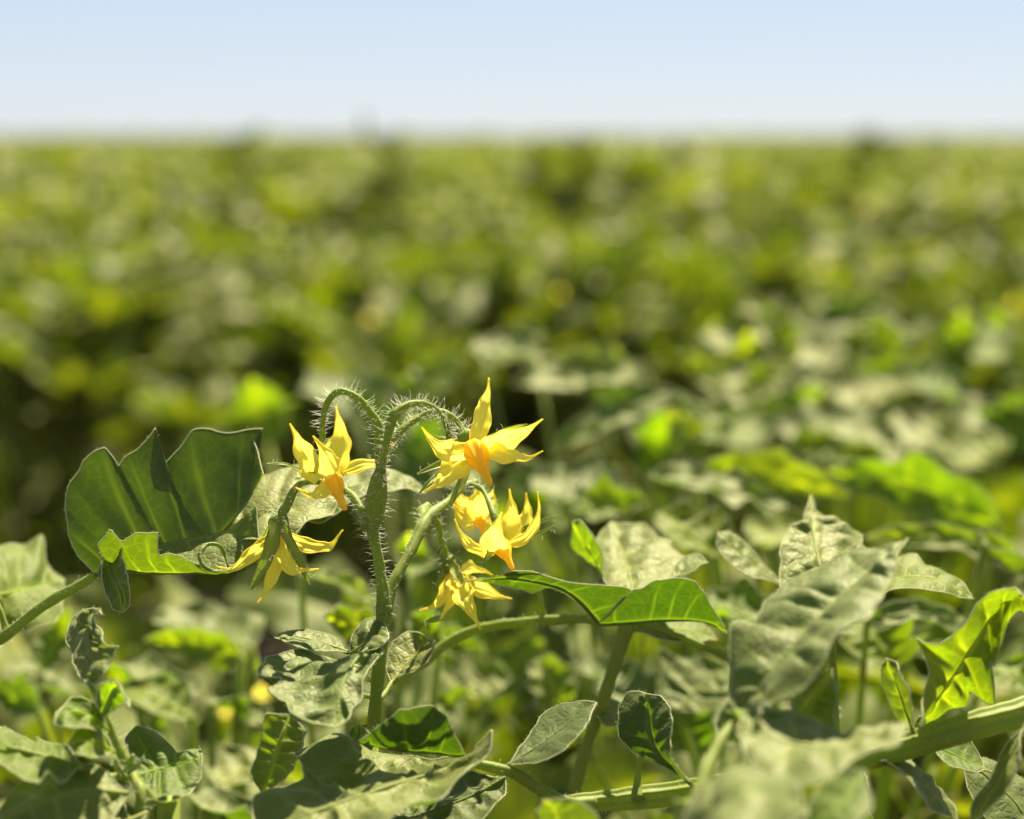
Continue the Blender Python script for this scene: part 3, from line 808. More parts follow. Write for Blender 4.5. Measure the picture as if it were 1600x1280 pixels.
# bright blurred leaf at the frame edge
L.leaf([(-10, 930, 60), (20, 925, 80), (60, 915, 95), (100, 905, 100)], [(-10, 930, 60), (-8, 860, 100), (20, 842, 110), (40, 850, 112), (62, 838, 116), (70, 880, 108), (100, 905, 100)], [(-10, 930, 60), (10, 985, 70), (60, 985, 75), (95, 960, 85), (100, 905, 100)], mat=M_YOUNG, quilt=0.0012, nv=5, nu=50, nt=10)

# ---- 3. young shoot in the lower left corner
bx, by = below(266, 1340, -45)
S = Plant('young curly tomato shoot with an upright crinkled leaf in the lower left corner', bx, by)
S.d0 = -45
S.stem([(258, 1330, 0), (240, 1262, 0), (205, 1208, 0), (178, 1150, 2), (158, 1105, 3), (142, 1070, 3), (138, 1052, 3)], [34, 26, 20, 15, 13, 12, 8], world_tail=[(bx, by, 0.3), (bx, by, -0.01)], hair=380, ln=0.0024, n=60)
S.stem([(196, 1215, -2), (150, 1212, -8), (110, 1195, -12), (60, 1180, -14), (10, 1168, -14)], [14, 11, 10, 9, 6], name='leaf_stalk', hair=90)
S.stem([(205, 1208, 0), (220, 1240, -8), (215, 1290, -10)], [16, 16, 18], name='side_stem', hair=60)
S.leaf([(140, 1070, 3), (140, 1030, 10), (140, 990, 18), (143, 962, 22), (156, 952, 16), (160, 960, 10)],
       [(138, 1070, 3), (127, 1058, 4), (118, 1042, 12), (111, 1026, 17), (108, 1008, 23), (112, 990, 26), (118, 972, 29), (132, 955, 29), (148, 949, 20), (160, 960, 10)],
       [(142, 1070, 3), (160, 1055, 0), (178, 1036, 3), (189, 1013, 5), (172, 1008, 7), (163, 1000, 8), (158, 985, 12), (150, 976, 15), (147, 960, 18), (160, 960, 10)],
       quilt=0.0016, wrinkle=0.0006, nv=6, nu=80, nt=14, soft=0.4, mat=M_LEAF, label='upright crinkled leaf with a hooked tip')
S.leaf([(160, 1120, -2), (170, 1095, -4), (180, 1075, -6), (190, 1080, -12), (202, 1106, -16)], [(158, 1120, -2), (156, 1090, 0), (160, 1068, -2), (180, 1064, -10), (202, 1106, -16)], [(164, 1122, -4), (182, 1108, -8), (192, 1092, -12), (202, 1106, -16)], mat=M_YOUNG, quilt=0.0006, nv=4, nu=40, nt=8)
S.leaf([(168, 1140, -2), (140, 1120, -8), (110, 1112, -14), (84, 1132, -18)], [(166, 1138, -2), (148, 1100, -2), (118, 1085, -4), (105, 1092, -8), (90, 1108, -14), (84, 1132, -18)], [(170, 1142, -3), (150, 1135, -14), (130, 1130, -20), (100, 1124, -22), (84, 1132, -18)], mat=M_YOUNG, quilt=0.0012, wrinkle=0.0005, nv=4, nu=40, nt=10)
S.leaf([(178, 1175, -6), (150, 1160, -14), (125, 1155, -18), (106, 1160, -20)], [(178, 1175, -6), (150, 1148, -8), (120, 1146, -12), (106, 1160, -20)], [(178, 1175, -6), (155, 1178, -20), (130, 1172, -24), (106, 1160, -20)], mat=M_YOUNG, quilt=0.0008, wrinkle=0.0004, nv=3, nu=30, nt=8)
S.leaf([(130, 1198, -12), (95, 1190, -14), (50, 1178, -14), (-30, 1165, -14)], [(132, 1196, -12), (90, 1172, -2), (82, 1155, 2), (62, 1136, 4), (54, 1150, 3), (30, 1140, 4), (0, 1134, 4), (-30, 1165, -14)], [(130, 1200, -14), (95, 1216, -26), (75, 1200, -26), (60, 1222, -28), (20, 1200, -28), (-30, 1165, -14)], mat=M_YOUNG, quilt=0.0010, wrinkle=0.0006, nv=6, nu=70, nt=10, soft=0.3)
S.leaf([(214, 1212, 14), (240, 1205, 16), (275, 1195, 18), (316, 1182, 18)], [(214, 1212, 14), (200, 1170, 26), (215, 1144, 30), (258, 1150, 32), (280, 1172, 28), (312, 1172, 26), (316, 1182, 18)], [(214, 1212, 14), (235, 1250, 4), (265, 1266, 2), (300, 1235, 8), (312, 1215, 12), (316, 1182, 18)], mat=M_YOUNG, quilt=0.0016, nv=5, nu=60, nt=12, soft=0.4)
S.leaf([(200, 1240, -16), (130, 1235, -22), (60, 1250, -26), (-20, 1290, -28)], [(200, 1240, -16), (140, 1205, -8), (90, 1200, -8), (40, 1220, -10), (-20, 1290, -28)], [(200, 1240, -16), (160, 1300, -30), (90, 1320, -34), (-20, 1290, -28)], quilt=0.0014, nv=6, nu=50, nt=12)
S.leaf([(230, 1270, -12), (180, 1290, -18), (120, 1310, -20)], [(230, 1270, -12), (190, 1250, -6), (150, 1262, -8), (120, 1310, -20)], [(230, 1270, -12), (200, 1320, -24), (120, 1310, -20)], quilt=0.001, nv=4, nu=40, nt=8)
for q in ([(192, 1205, -2), (203, 1192, -4), (208, 1180, -6)], [(200, 1208, -3), (214, 1196, -6), (224, 1184, -8)], [(188, 1208, -4), (182, 1196, -8), (180, 1186, -10)]):
    S.stem(q, [5, 11, 4], name='flower_bud', hair=50, ln=0.0018, n=16)

# ---- 4. the stout ridged stem across the lower right, its leaflets and the big leaf at the bottom
bx, by = below(1720, 1200, 10, 0.06, 0.05)
B = Plant('tomato plant with a stout ridged stem crossing the lower right and oval leaflets', bx, by)
B.wf = 0.88
B.d0 = -18
B.stem([(1680, 1078, 0), (1600, 1112, -10), (1520, 1134, -14), (1440, 1158, -16), (1330, 1190, -12), (1200, 1215, -4), (1080, 1237, 2), (980, 1249, 2), (885, 1256, 0)], [50, 46, 44, 42, 42, 42, 42, 38, 26], ridge=0.15, n=90, seg=48, hair=900, ln=0.0015, world_tail=[(bx, by, 0.35), (bx, by, -0.01)])
B.stem([(930, 1256, -2), (890, 1256, -4), (850, 1238, -8), (800, 1207, -10), (735, 1192, -12)], [26, 24, 22, 20, 17], name='leaf_stalk', hair=260, ln=0.0014)
# big grey leaf at the bottom
B.leaf([(738, 1192, -12), (650, 1216, -30), (540, 1252, -44), (440, 1290, -52), (360, 1325, -54)],
       [(738, 1192, -12), (690, 1182, -4), (630, 1172, 4), (575, 1166, 6), (527, 1146, 6), (490, 1160, 2), (463, 1172, 0), (470, 1190, -6), (474, 1212, -16), (440, 1228, -24), (402, 1252, -32), (388, 1290, -44), (360, 1325, -54)],
       [(738, 1192, -12), (752, 1165, -22), (772, 1140, -26), (765, 1165, -30), (740, 1190, -34), (725, 1214, -42), (690, 1236, -50), (640, 1262, -60), (560, 1300, -70), (460, 1350, -76), (360, 1325, -54)],
       quilt=0.0026, wave=0.0014, nv=8, nu=130, nt=22, soft=0.5, wrinkle=0.0004, bulge=0.05, rim=0.00016, label='large grey-green ribbed leaf at the bottom edge')
# dome leaflet standing on it
B.leaf([(728, 1182, -12), (680, 1176, -12), (620, 1172, -13), (556, 1160, -14)], None, [(728, 1182, -12), (716, 1158, -15), (700, 1132, -18), (680, 1112, -20), (655, 1106, -21), (625, 1110, -20), (592, 1132, -18), (570, 1150, -16), (556, 1160, -14)], mat=M_DARK, quilt=0.0008, nv=5, nu=60, nt=14, bulge=0.12, soft=0.8, rim=0.00016)
B.leaf([(556, 1160, -10), (562, 1145, -10), (560, 1130, -10)], [(556, 1160, -10), (554, 1146, -8), (560, 1130, -10)], [(575, 1160, -12), (580, 1148, -14), (560, 1130, -10)], nu=20, nt=6, nv=3, quilt=0.0003)
# dark leaf under it
B.leaf([(790, 1215, 4), (745, 1240, 0), (690, 1262, -4), (600, 1290, -8)], [(790, 1215, 4), (740, 1205, 14), (680, 1215, 18), (600, 1290, -8)], [(790, 1215, 4), (780, 1255, -8), (720, 1290, -16), (600, 1290, -8)], mat=M_DARK, quilt=0.0016, nv=6, nu=50, nt=12)
# oval leaflet
B.leaf([(795, 1196, -10), (838, 1168, -6), (882, 1136, -2), (932, 1098, 0)], [(795, 1196, -10), (818, 1160, -2), (838, 1128, 4), (866, 1106, 8), (900, 1096, 6), (932, 1098, 0)], [(795, 1196, -10), (842, 1192, -16), (882, 1170, -18), (912, 1138, -14), (932, 1098, 0)], mat=M_DARK, quilt=0.0007, nv=4, nu=60, nt=12, soft=1, rim=0.00016, wave=0.0004)
B.stem([(800, 1207, -10), (790, 1200, -10), (797, 1194, -10)], [10, 8, 6], name='leaf_stalk', n=12)
# rounded leaflet
B.leaf([(1080, 1226, -6), (1050, 1196, -4), (1022, 1160, 0), (1010, 1084, 6)], [(1080, 1226, -6), (1040, 1200, -4), (1000, 1182, 2), (974, 1155, 6), (968, 1118, 10), (976, 1086, 12), (992, 1080, 10), (1010, 1084, 6)], [(1080, 1226, -6), (1062, 1200, -10), (1049, 1178, -12), (1052, 1140, -8), (1050, 1110, -4), (1034, 1090, 2), (1010, 1084, 6)], mat=M_DARK, quilt=0.0009, nv=5, nu=60, nt=12, soft=1, rim=0.00016, wave=0.0005, label='rounded dark leaflet with a pale rim on the stout stem')
B.stem([(998, 1250, 0), (996, 1225, 2), (1000, 1190, 2), (1008, 1162, 2)], [26, 14, 11, 6], name='leaf_stalk', n=20)
B.stem([(1085, 1240, -4), (1082, 1228, -6), (1070, 1215, -6)], [14, 9, 6], name='leaf_stalk', n=14)
# small pointed leaf and curled bright leaf on the right
B.leaf([(1428, 1146, -18), (1416, 1110, -20), (1402, 1070, -22), (1386, 1029, -22)], [(1426, 1146, -18), (1400, 1102, -14), (1381, 1066, -14), (1379, 1044, -16), (1386, 1029, -22)], [(1430, 1146, -18), (1434, 1105, -26), (1430, 1072, -28), (1408, 1050, -28), (1386, 1029, -22)], quilt=0.0006, nv=4, nu=40, nt=10, rim=0.00016)
B.leaf([(1434, 1132, -14), (1478, 1072, -16), (1522, 1002, -14), (1562, 945, -12), (1590, 930, -18), (1602, 955, -24)],
       [(1432, 1130, -38), (1448, 1085, -30), (1455, 1050, -28), (1432, 998, -22), (1450, 1008, -24), (1470, 1012, -26), (1490, 1000, -24), (1508, 976, -24), (1523, 940, -22), (1545, 926, -22), (1569, 921, -24), (1590, 920, -32), (1602, 955, -48)],
       [(1438, 1132, -4), (1490, 1118, -10), (1512, 1108, -10), (1516, 1078, -12), (1552, 1100, -16), (1545, 1060, -14), (1550, 1035, -14), (1562, 1040, -16), (1560, 1010, -14), (1575, 985, -14), (1590, 962, -14), (1602, 955, -12)],
       mat=M_YOUNG, quilt=0.0012, nv=7, nu=90, nt=14, soft=0.3, wrinkle=0.0003, rim=0.00016, label='curled bright yellow-green leaf at the right edge')
B.stem([(1420, 1160, -14), (1428, 1140, -14), (1440, 1120, -14)], [14, 13, 10], name='leaf_stalk', n=16)
# leaves hanging from it
B.leaf([(1366, 1188, -14), (1412, 1204, -18), (1458, 1238, -20), (1496, 1285, -20)], [(1366, 1188, -14), (1410, 1188, -8), (1462, 1216, -8), (1496, 1285, -20)], [(1366, 1188, -14), (1400, 1216, -28), (1440, 1256, -30), (1496, 1285, -20)], quilt=0.0008, nv=5, nu=40, nt=10)
B.leaf([(1455, 1165, 6), (1490, 1180, 10), (1520, 1195, 12), (1550, 1206, 12)], [(1455, 1165, 6), (1500, 1160, 20), (1530, 1178, 20), (1550, 1206, 12)], [(1455, 1165, 6), (1480, 1205, 0), (1520, 1212, 4), (1550, 1206, 12)], mat=M_YOUNG, quilt=0.0008, nu=30, nt=8)
B.leaf([(1608, 1122, -30), (1580, 1180, -34), (1550, 1230, -36), (1515, 1290, -36)], [(1608, 1122, -30), (1570, 1172, -30), (1538, 1222, -30), (1515, 1290, -36)], [(1608, 1122, -30), (1594, 1190, -42), (1570, 1240, -42), (1515, 1290, -36)], quilt=0.0006, nu=40, nt=8)
B.leaf([(1330, 1196, 4), (1340, 1230, 2), (1340, 1265, 2), (1325, 1310, 2)], [(1330, 1196, 4), (1310, 1230, 10), (1300, 1265, 10), (1325, 1310, 2)], [(1345, 1196, 0), (1364, 1230, -6), (1360, 1280, -4), (1325, 1310, 2)], quilt=0.0008, nu=30, nt=8)
B.leaf([(1500, 1180, 30), (1560, 1230, 30), (1590, 1260, 30), (1620, 1310, 30)], [(1500, 1180, 30), (1560, 1195, 45), (1610, 1240, 45), (1620, 1310, 30)], [(1500, 1180, 30), (1520, 1250, 20), (1560, 1300, 20), (1620, 1310, 30)], quilt=0.001, nu=30, nt=8)

# ---- 5. near plant at the right, soft in the foreground
bx, by = below(1070, 1350, -120)
R = Plant('near tomato plant at the right with a broad pale pointed leaf, slightly soft', bx, by)
R.stem([(1078, 1345, -119), (1086, 1280, -115), (1100, 1215, -108), (1125, 1160, -100), (1160, 1115, -92)], [34, 26, 22, 16], world_tail=[(bx, by, 0.3), (bx, by, -0.01)], n=40)
R.leaf([(1165, 1116, -92), (1212, 1042, -88), (1290, 955, -78), (1350, 900, -70), (1419, 841, -62)],
       [(1165, 1116, -92), (1150, 1112, -90), (1142, 1080, -84), (1137, 1020, -78), (1140, 978, -74), (1155, 966, -72), (1170, 985, -72), (1180, 990, -70), (1181, 948, -64), (1192, 926, -60), (1228, 917, -56), (1262, 905, -52), (1292, 895, -50), (1325, 876, -50), (1352, 866, -52), (1385, 855, -56), (1419, 841, -62)],
       [(1165, 1116, -92), (1182, 1112, -98), (1212, 1098, -104), (1240, 1078, -106), (1262, 1056, -106), (1286, 1032, -104), (1310, 1010, -102), (1330, 985, -98), (1358, 962, -94), (1376, 940, -88), (1386, 918, -82), (1402, 880, -72), (1419, 841, -62)],
       quilt=0.0018, wave=0.0014, nv=8, nu=130, nt=22, bulge=0.06, soft=0.6, rim=0.00016, wrinkle=0.0003, label='broad pale pointed leaf')
R.leaf([(1150, 1110, -95), (1160, 1135, -100), (1150, 1165, -104)], [(1140, 1095, -92), (1118, 1130, -94), (1128, 1160, -98), (1150, 1165, -104)], [(1180, 1105, -98), (1198, 1120, -104), (1180, 1150, -106), (1150, 1165, -104)], mat=M_YOUNG, quilt=0.0006, nu=30, nt=8)
R.leaf([(1150, 1140, -104), (1230, 1160, -112), (1320, 1168, -114), (1414, 1128, -108)],
       [(1150, 1140, -104), (1175, 1112, -92), (1230, 1105, -84), (1262, 1130, -84), (1310, 1150, -90), (1370, 1140, -98), (1414, 1128, -108)],
       [(1150, 1140, -104), (1170, 1190, -122), (1220, 1220, -132), (1275, 1222, -136), (1330, 1200, -132), (1385, 1168, -122), (1416, 1138, -112), (1414, 1128, -108)], quilt=0.0016, nv=6, nu=70, nt=16, rim=0.00016)
R.leaf([(1250, 1145, -84), (1262, 1105, -72), (1285, 1070, -66), (1300, 1045, -62)], [(1250, 1145, -84), (1232, 1105, -74), (1250, 1070, -68), (1300, 1045, -62)], [(1250, 1145, -84), (1300, 1150, -80), (1306, 1100, -70), (1300, 1045, -62)], mat=M_YOUNG, quilt=0.0008, nu=40, nt=10)
R.leaf([(1070, 1330, -150), (1120, 1262, -160), (1170, 1230, -165), (1262, 1270, -160)], [(1070, 1330, -150), (1090, 1240, -140), (1130, 1202, -136), (1190, 1200, -138), (1240, 1225, -146), (1262, 1270, -160)], [(1070, 1330, -150), (1120, 1310, -180), (1190, 1310, -185), (1262, 1270, -160)], quilt=0.0018, nv=5, nu=60, nt=14)
R.leaf([(1260, 1300, -150), (1300, 1270, -150), (1330, 1240, -146), (1350, 1205, -140)], [(1260, 1300, -150), (1262, 1260, -140), (1300, 1225, -136), (1350, 1205, -140)], [(1260, 1300, -150), (1330, 1300, -160), (1355, 1250, -152), (1350, 1205, -140)], mat=M_YOUNG, quilt=0.001, nu=40, nt=8)
R.leaf([(900, 1330, -80), (880, 1290, -84), (870, 1262, -86), (850, 1250, -86)], [(900, 1330, -80), (850, 1300, -76), (840, 1270, -80), (850, 1250, -86)], [(900, 1330, -80), (940, 1300, -92), (900, 1262, -92), (850, 1250, -86)], quilt=0.0008, nu=30, nt=8)
R.stem([(1085, 1290, -115), (1000, 1310, -100), (900, 1330, -80)], [16, 12, 10], name='leaf_stalk', n=20)
R.stem([(1085, 1290, -116), (1078, 1310, -135), (1070, 1330, -150)], [20, 16, 12], name='leaf_stalk', n=20)

# ---- 6. arching stem behind the flowers with the leaf seen from below
bx, by = below(896, 1260, 40, 0.0, 0.05)
D = Plant('tomato plant whose slanting stem carries a green leaf seen from below in the centre', bx, by)
D.d0 = 22
D.stem([(890, 1275, 36), (900, 1225, 34), (921, 1154, 33), (943, 1093, 32), (966, 1020, 31), (985, 965, 30)], [22, 20, 19, 20, 22, 26], world_tail=[(bx, by, 0.3), (bx, by, -0.01)], n=50, hair=420, ln=0.0016)
D.stem([(985, 968, 30), (940, 970, 32), (900, 967, 34), (828, 971, 38), (756, 981, 40), (700, 1004, 40), (660, 1040, 38), (615, 1065, 36)], [16, 15, 15, 15, 16, 17, 14, 10], name='side_stem', n=60, hair=420, ln=0.0016)
D.stem([(985, 968, 30), (1043, 988, 30), (1097, 1010, 32), (1140, 1030, 34), (1190, 1060, 40)], [16, 13, 13, 13, 13], name='side_stem', n=40)
D.stem([(850, 970, 38), (846, 945, 36), (842, 922, 30)], [10, 8, 7], name='leaf_stalk', n=20)
# underside leaf: left wing, right wing, lit upper side behind
D.leaf([(935, 974, 11), (905, 940, 4), (870, 918, -1), (800, 905, -4), (728, 908, -3)], [(935, 974, 11), (984, 928, 1), (945, 917, -1), (905, 911, -3), (864, 905, -4), (832, 896, -6), (800, 893, -7), (774, 898, -6), (728, 908, -3)],
       [(935, 974, 11), (915, 955, 7), (900, 940, 4), (880, 928, 1), (862, 924, 0), (848, 924, 0), (832, 932, 2), (815, 922, 0), (792, 917, -1), (728, 908, -3)], mat=M_DARK, quilt=0.0007, nv=6, nu=70, nt=12, soft=0.6, wave=0.0007, rim=0.00016, label='left wing of the leaf seen from below')
D.leaf([(935, 976, 12), (980, 974, 11), (1040, 970, 10), (1100, 972, 11), (1136, 990, 15)], [(935, 976, 12), (955, 950, 6), (984, 930, 2), (1005, 926, 1), (1026, 918, -1), (1048, 908, -3), (1068, 903, -4), (1085, 906, -4), (1098, 918, -1), (1108, 938, 3), (1120, 955, 7), (1136, 990, 15)], None,
       mat=M_DARK, quilt=0.0008, nv=6, nu=70, nt=14, soft=0.7, bulge=-0.08, rim=0.00016, label='right wing of the leaf seen from below')
D.leaf([(990, 932, 16), (985, 905, 34), (975, 870, 58), (955, 815, 80)], [(990, 932, 16), (950, 915, 30), (935, 880, 50), (928, 845, 66), (940, 830, 74), (955, 815, 80)], [(990, 932, 16), (1030, 915, 24), (1060, 890, 38), (1070, 868, 48), (1055, 858, 54), (1050, 845, 60), (1030, 842, 64), (1010, 825, 72), (990, 825, 76), (955, 815, 80)], quilt=0.0018, nv=6, nu=60, nt=14, wrinkle=0.0004, label='pale sunlit leaf, soft, behind the leaf seen from below')
D.leaf([(945, 905, 40), (930, 875, 44), (912, 845, 48), (895, 815, 50)], [(945, 905, 40), (915, 880, 48), (898, 850, 52), (895, 815, 50)], [(945, 905, 40), (940, 870, 38), (925, 840, 40), (908, 815, 44), (895, 815, 50)], mat=M_YOUNG, quilt=0.0006, nu=30, nt=8)
D.leaf([(1045, 912, 30), (1062, 896, 34), (1080, 882, 36), (1104, 878, 36)], [(1045, 912, 30), (1060, 880, 42), (1085, 868, 44), (1104, 878, 36)], [(1045, 912, 30), (1080, 904, 26), (1104, 890, 30), (1104, 878, 36)], quilt=0.0006, nu=30, nt=8)
D.leaf([(985, 985, 34), (1020, 985, 38), (1070, 985, 42), (1120, 1000, 46)], [(985, 985, 34), (1020, 965, 50), (1080, 965, 54), (1120, 1000, 46)], [(985, 985, 34), (1030, 1000, 28), (1080, 1010, 32), (1120, 1000, 46)], mat=M_YOUNG, quilt=0.0008, nu=30, nt=8)
D.leaf([(932, 1120, 30), (950, 1112, 34), (968, 1112, 36), (985, 1122, 36)], [(932, 1120, 30), (950, 1096, 40), (972, 1098, 42), (985, 1122, 36)], [(932, 1120, 30), (945, 1130, 26), (968, 1130, 30), (985, 1122, 36)], quilt=0.0005, nu=30, nt=8)

# ---- 7. plant behind the near one on the right: upright leaf and its neighbours
bx, by = below(1305, 1240, 40, 0.02, 0.06)
U = Plant('tomato plant at the right with an upright crinkled pale leaf on a thin stem', bx, by)
U.d0 = 36
U.stem([(1308, 1260, 20), (1306, 1150, 14), (1303, 1060, 8), (1298, 980, 4), (1290, 925, 2)], [16, 13, 12, 11, 10], world_tail=[(bx, by, 0.3), (bx, by, -0.01)], n=40, hair=300, ln=0.0016)
U.leaf([(1290, 930, 2), (1280, 880, 10), (1272, 840, 22), (1268, 800, 38), (1267, 774, 49)], [(1290, 930, 2), (1240, 930, -6), (1222, 915, -3), (1219, 880, 6), (1220, 852, 16), (1236, 826, 25), (1258, 812, 32), (1262, 790, 40), (1267, 774, 49)],
       [(1290, 930, 2), (1330, 920, 12), (1350, 890, 20), (1364, 866, 27), (1346, 852, 30), (1346, 836, 35), (1330, 828, 36), (1316, 813, 41), (1296, 806, 43), (1278, 800, 44), (1274, 785, 47), (1267, 774, 49)],
       quilt=0.0014, wrinkle=0.0006, nv=6, nu=90, nt=18, soft=0.5, rim=0.00016, label='upright crinkled pale leaf with a pointed tip')
U.leaf([(1330, 930, 4), (1400, 905, -2), (1460, 905, -4), (1520, 936, -6)], [(1330, 930, 4), (1380, 880, 12), (1402, 871, 12), (1432, 869, 12), (1445, 882, 8), (1470, 890, 6), (1498, 904, 2), (1520, 936, -6)], [(1330, 930, 4), (1390, 920, -14), (1440, 918, -16), (1485, 926, -12), (1520, 936, -6)], mat=M_YOUNG, quilt=0.0008, nv=6, nu=60, nt=12, soft=0.5, rim=0.00016)
U.leaf([(1230, 920, 30), (1190, 895, 32), (1155, 862, 34), (1121, 832, 34)], [(1230, 920, 30), (1180, 905, 24), (1145, 872, 26), (1125, 850, 30), (1121, 832, 34)], [(1230, 920, 30), (1215, 895, 40), (1175, 860, 42), (1140, 835, 40), (1121, 832, 34)], quilt=0.0008, nv=5, nu=40, nt=10)
U.stem([(1300, 960, 4), (1270, 940, 16), (1230, 920, 30)], [8, 7, 7], name='leaf_stalk', n=20)
U.stem([(1300, 970, 4), (1315, 945, 4), (1334, 930, 4)], [8, 7, 7], name='leaf_stalk', n=20)

# ---- hand-placed soft leaves of the plants behind
def backplant(label, bxy, tips, seed, yo=False):
    """a blurred plant whose visible leaves are laid out one by one: (base, tip, half width, facing, depth mm)"""
    bx, by = bxy
    Q = Plant(label, bx, by)
    mb = MB()
    top = np.array([bx, by, 0.42])
    tube(mb, crom(np.array([[bx, by, -0.01], [bx + 0.01, by, 0.2], top]), 12), [0.007, 0.005], 8)
    r = random.Random(seed)
    for (b, t, hw, nrm, d, young) in tips:
        m = [((b[0] + t[0]) / 2 + r.uniform(-6, 6), (b[1] + t[1]) / 2 - abs(t[0] - b[0]) * 0.06, d + r.uniform(-10, 10))]
        M_ = crom(PP([(b[0], b[1], d - 10), m[0], (t[0], t[1], d)]), 12)
        tt = unit(np.gradient(M_, axis=0)); N = CR * nrm[0] + CU * nrm[1] + CB * nrm[2]
        Sd = unit(np.cross(tt, N)); Nn = np.cross(Sd, tt)
        w = px(hw, d) * (1.8 if nrm[1] > 0.88 else 1.35 if nrm[1] > 0.6 else 1.0)
        def edge(sg):
            e = [M_[0]]
            for k, pr in ((1, 0.55), (3, 0.92), (4, 0.72), (6, 1.0), (7, 0.7), (9, 0.62), (10, 0.34)):
                ww = w * pr * r.uniform(0.85, 1.15)
                e.append(M_[k] + Sd[k] * sg * ww + Nn[k] * ww * r.uniform(0.1, 0.5))
            e.append(M_[-1]); return np.array(e)
        lb = MB()
        leafgeo(lb, M_, edge(1), edge(-1), nu=40, nt=9, nv=5, quilt=0.0018, wave=0.0012, bulge=0.06, seed=r.randint(0, 999), rim=0.00016)
        Q.obj('leaf', lb, M_YOUNG if young else M_LEAF)
        p = P((b[0], b[1], d - 10))
        tube(mb, crom(np.array([top, (top + p) / 2 + np.array([0, 0, -0.01]), p]), 10), [0.0016, 0.0012], 6)
    Q.obj('stem', mb, M_STEM)
    return Q

UPC = (0.0, 0.9, 0.44)
backplant('out-of-focus tomato plant below the hanging flower with a broad pale leaf', below(330, 1100, 260), [
    ((395, 1010), (238, 972), 52, (0.1, 0.85, 0.5), 250, False),
    ((380, 1030), (225, 1000), 30, (0, 0.1, 1), 230, True),
    ((370, 1035), (400, 1075), 30, (0.2, 0.2, 1), 240, True),
    ((210, 1060), (300, 1090), 34, (0.1, 0.9, 0.4), 200, False),
    ((300, 1120), (180, 1075), 32, UPC, 190, True),
    ((330, 1100), (420, 1130), 26, UPC, 220, False),
    ((260, 1150), (150, 1030), 26, (0, 0.4, 1), 260, True),
    ((120, 1090), (10, 1040), 34, (0, 0.9, 0.4), 240, False),
    ((60, 1110), (-20, 1075), 34, (0, 0.3, 1), 220, True),
    ((60, 1050), (110, 950), 30, (0, 0.4, 1), 250, True),
    ((340, 1230), (430, 1180), 30, UPC, 160, False),
    ((320, 1265), (400, 1290), 34, UPC, 120, False),
], 1)
backplant('out-of-focus tomato plant just behind the main stem with bright green leaves', below(540, 1100, 200), [
    ((600, 1010), (505, 960), 34, (0, 0.2, 1), 130, True),
    ((560, 1000), (560, 905), 30, (0.3, 0.2, 1), 260, True),
    ((470, 895), (600, 945), 15, (0, 0.8, 0.5), 210, True),
    ((640, 900), (640, 830), 34, (0.2, 0.3, 1), 240, True),
    ((690, 1000), (640, 960), 30, (0, 0.2, 1), 170, True),
    ((560, 1120), (480, 1070), 36, UPC, 260, True),
    ((540, 1120), (600, 1060), 30, UPC, 250, False),
    ((660, 1130), (740, 1080), 30, (0, 0.5, 1), 220, True),
    ((700, 1090), (800, 1060), 34, UPC, 260, False),
    ((760, 1090), (850, 1000), 34, (0, 0.6, 0.8), 300, True),
    ((660, 1000), (760, 1020), 26, (0, 0.4, 1), 250, True),
], 2)
backplant('out-of-focus tomato plant behind the arching stalks with one pale broad leaf', below(660, 900, 420), [
    ((640, 770), (690, 650), 46, (0.2, 0.4, 1), 420, False),
    ((640, 790), (540, 600), 40, (0.0, 0.85, 0.5), 620, False),
    ((420, 700), (395, 590), 62, (0.0, 0.0, 1), 760, True),
    ((600, 650), (470, 610), 40, UPC, 740, False),
    ((640, 640), (720, 560), 30, UPC, 700, True),
    ((700, 760), (780, 730), 30, UPC, 380, False),
    ((760, 850), (860, 780), 46, (0, 0.3, 1), 330, True),
    ((800, 800), (900, 745), 36, UPC, 380, False),
], 3)
backplant('out-of-focus tomato plant right of the facing flower with long pale drooping leaves', below(1000, 900, 480), [
    ((1065, 615), (862, 708), 38, (-0.2, 0.8, 0.55), 430, False),
    ((1020, 600), (800, 600), 34, (0, 0.75, 0.6), 560, False),
    ((1000, 590), (860, 560), 30, (0, 0.6, 0.7), 600, True),
    ((840, 560), (730, 545), 26, UPC, 640, False),
    ((760, 570), (850, 520), 24, UPC, 660, False),
    ((950, 620), (960, 540), 22, (0.2, 0.3, 1), 620, True),
    ((1050, 640), (1000, 740), 40, (0.1, 0.2, 1), 470, True),
    ((1060, 690), (1160, 640), 34, UPC, 450, True),
    ((980, 800), (830, 745), 40, UPC, 330, False),
    ((900, 800), (1010, 790), 40, (0, 0.5, 0.9), 300, True),
    ((1100, 720), (1040, 640), 26, (0, 0.3, 1), 440, True),
    ((880, 830), (800, 700), 26, UPC, 420, True),
], 4)
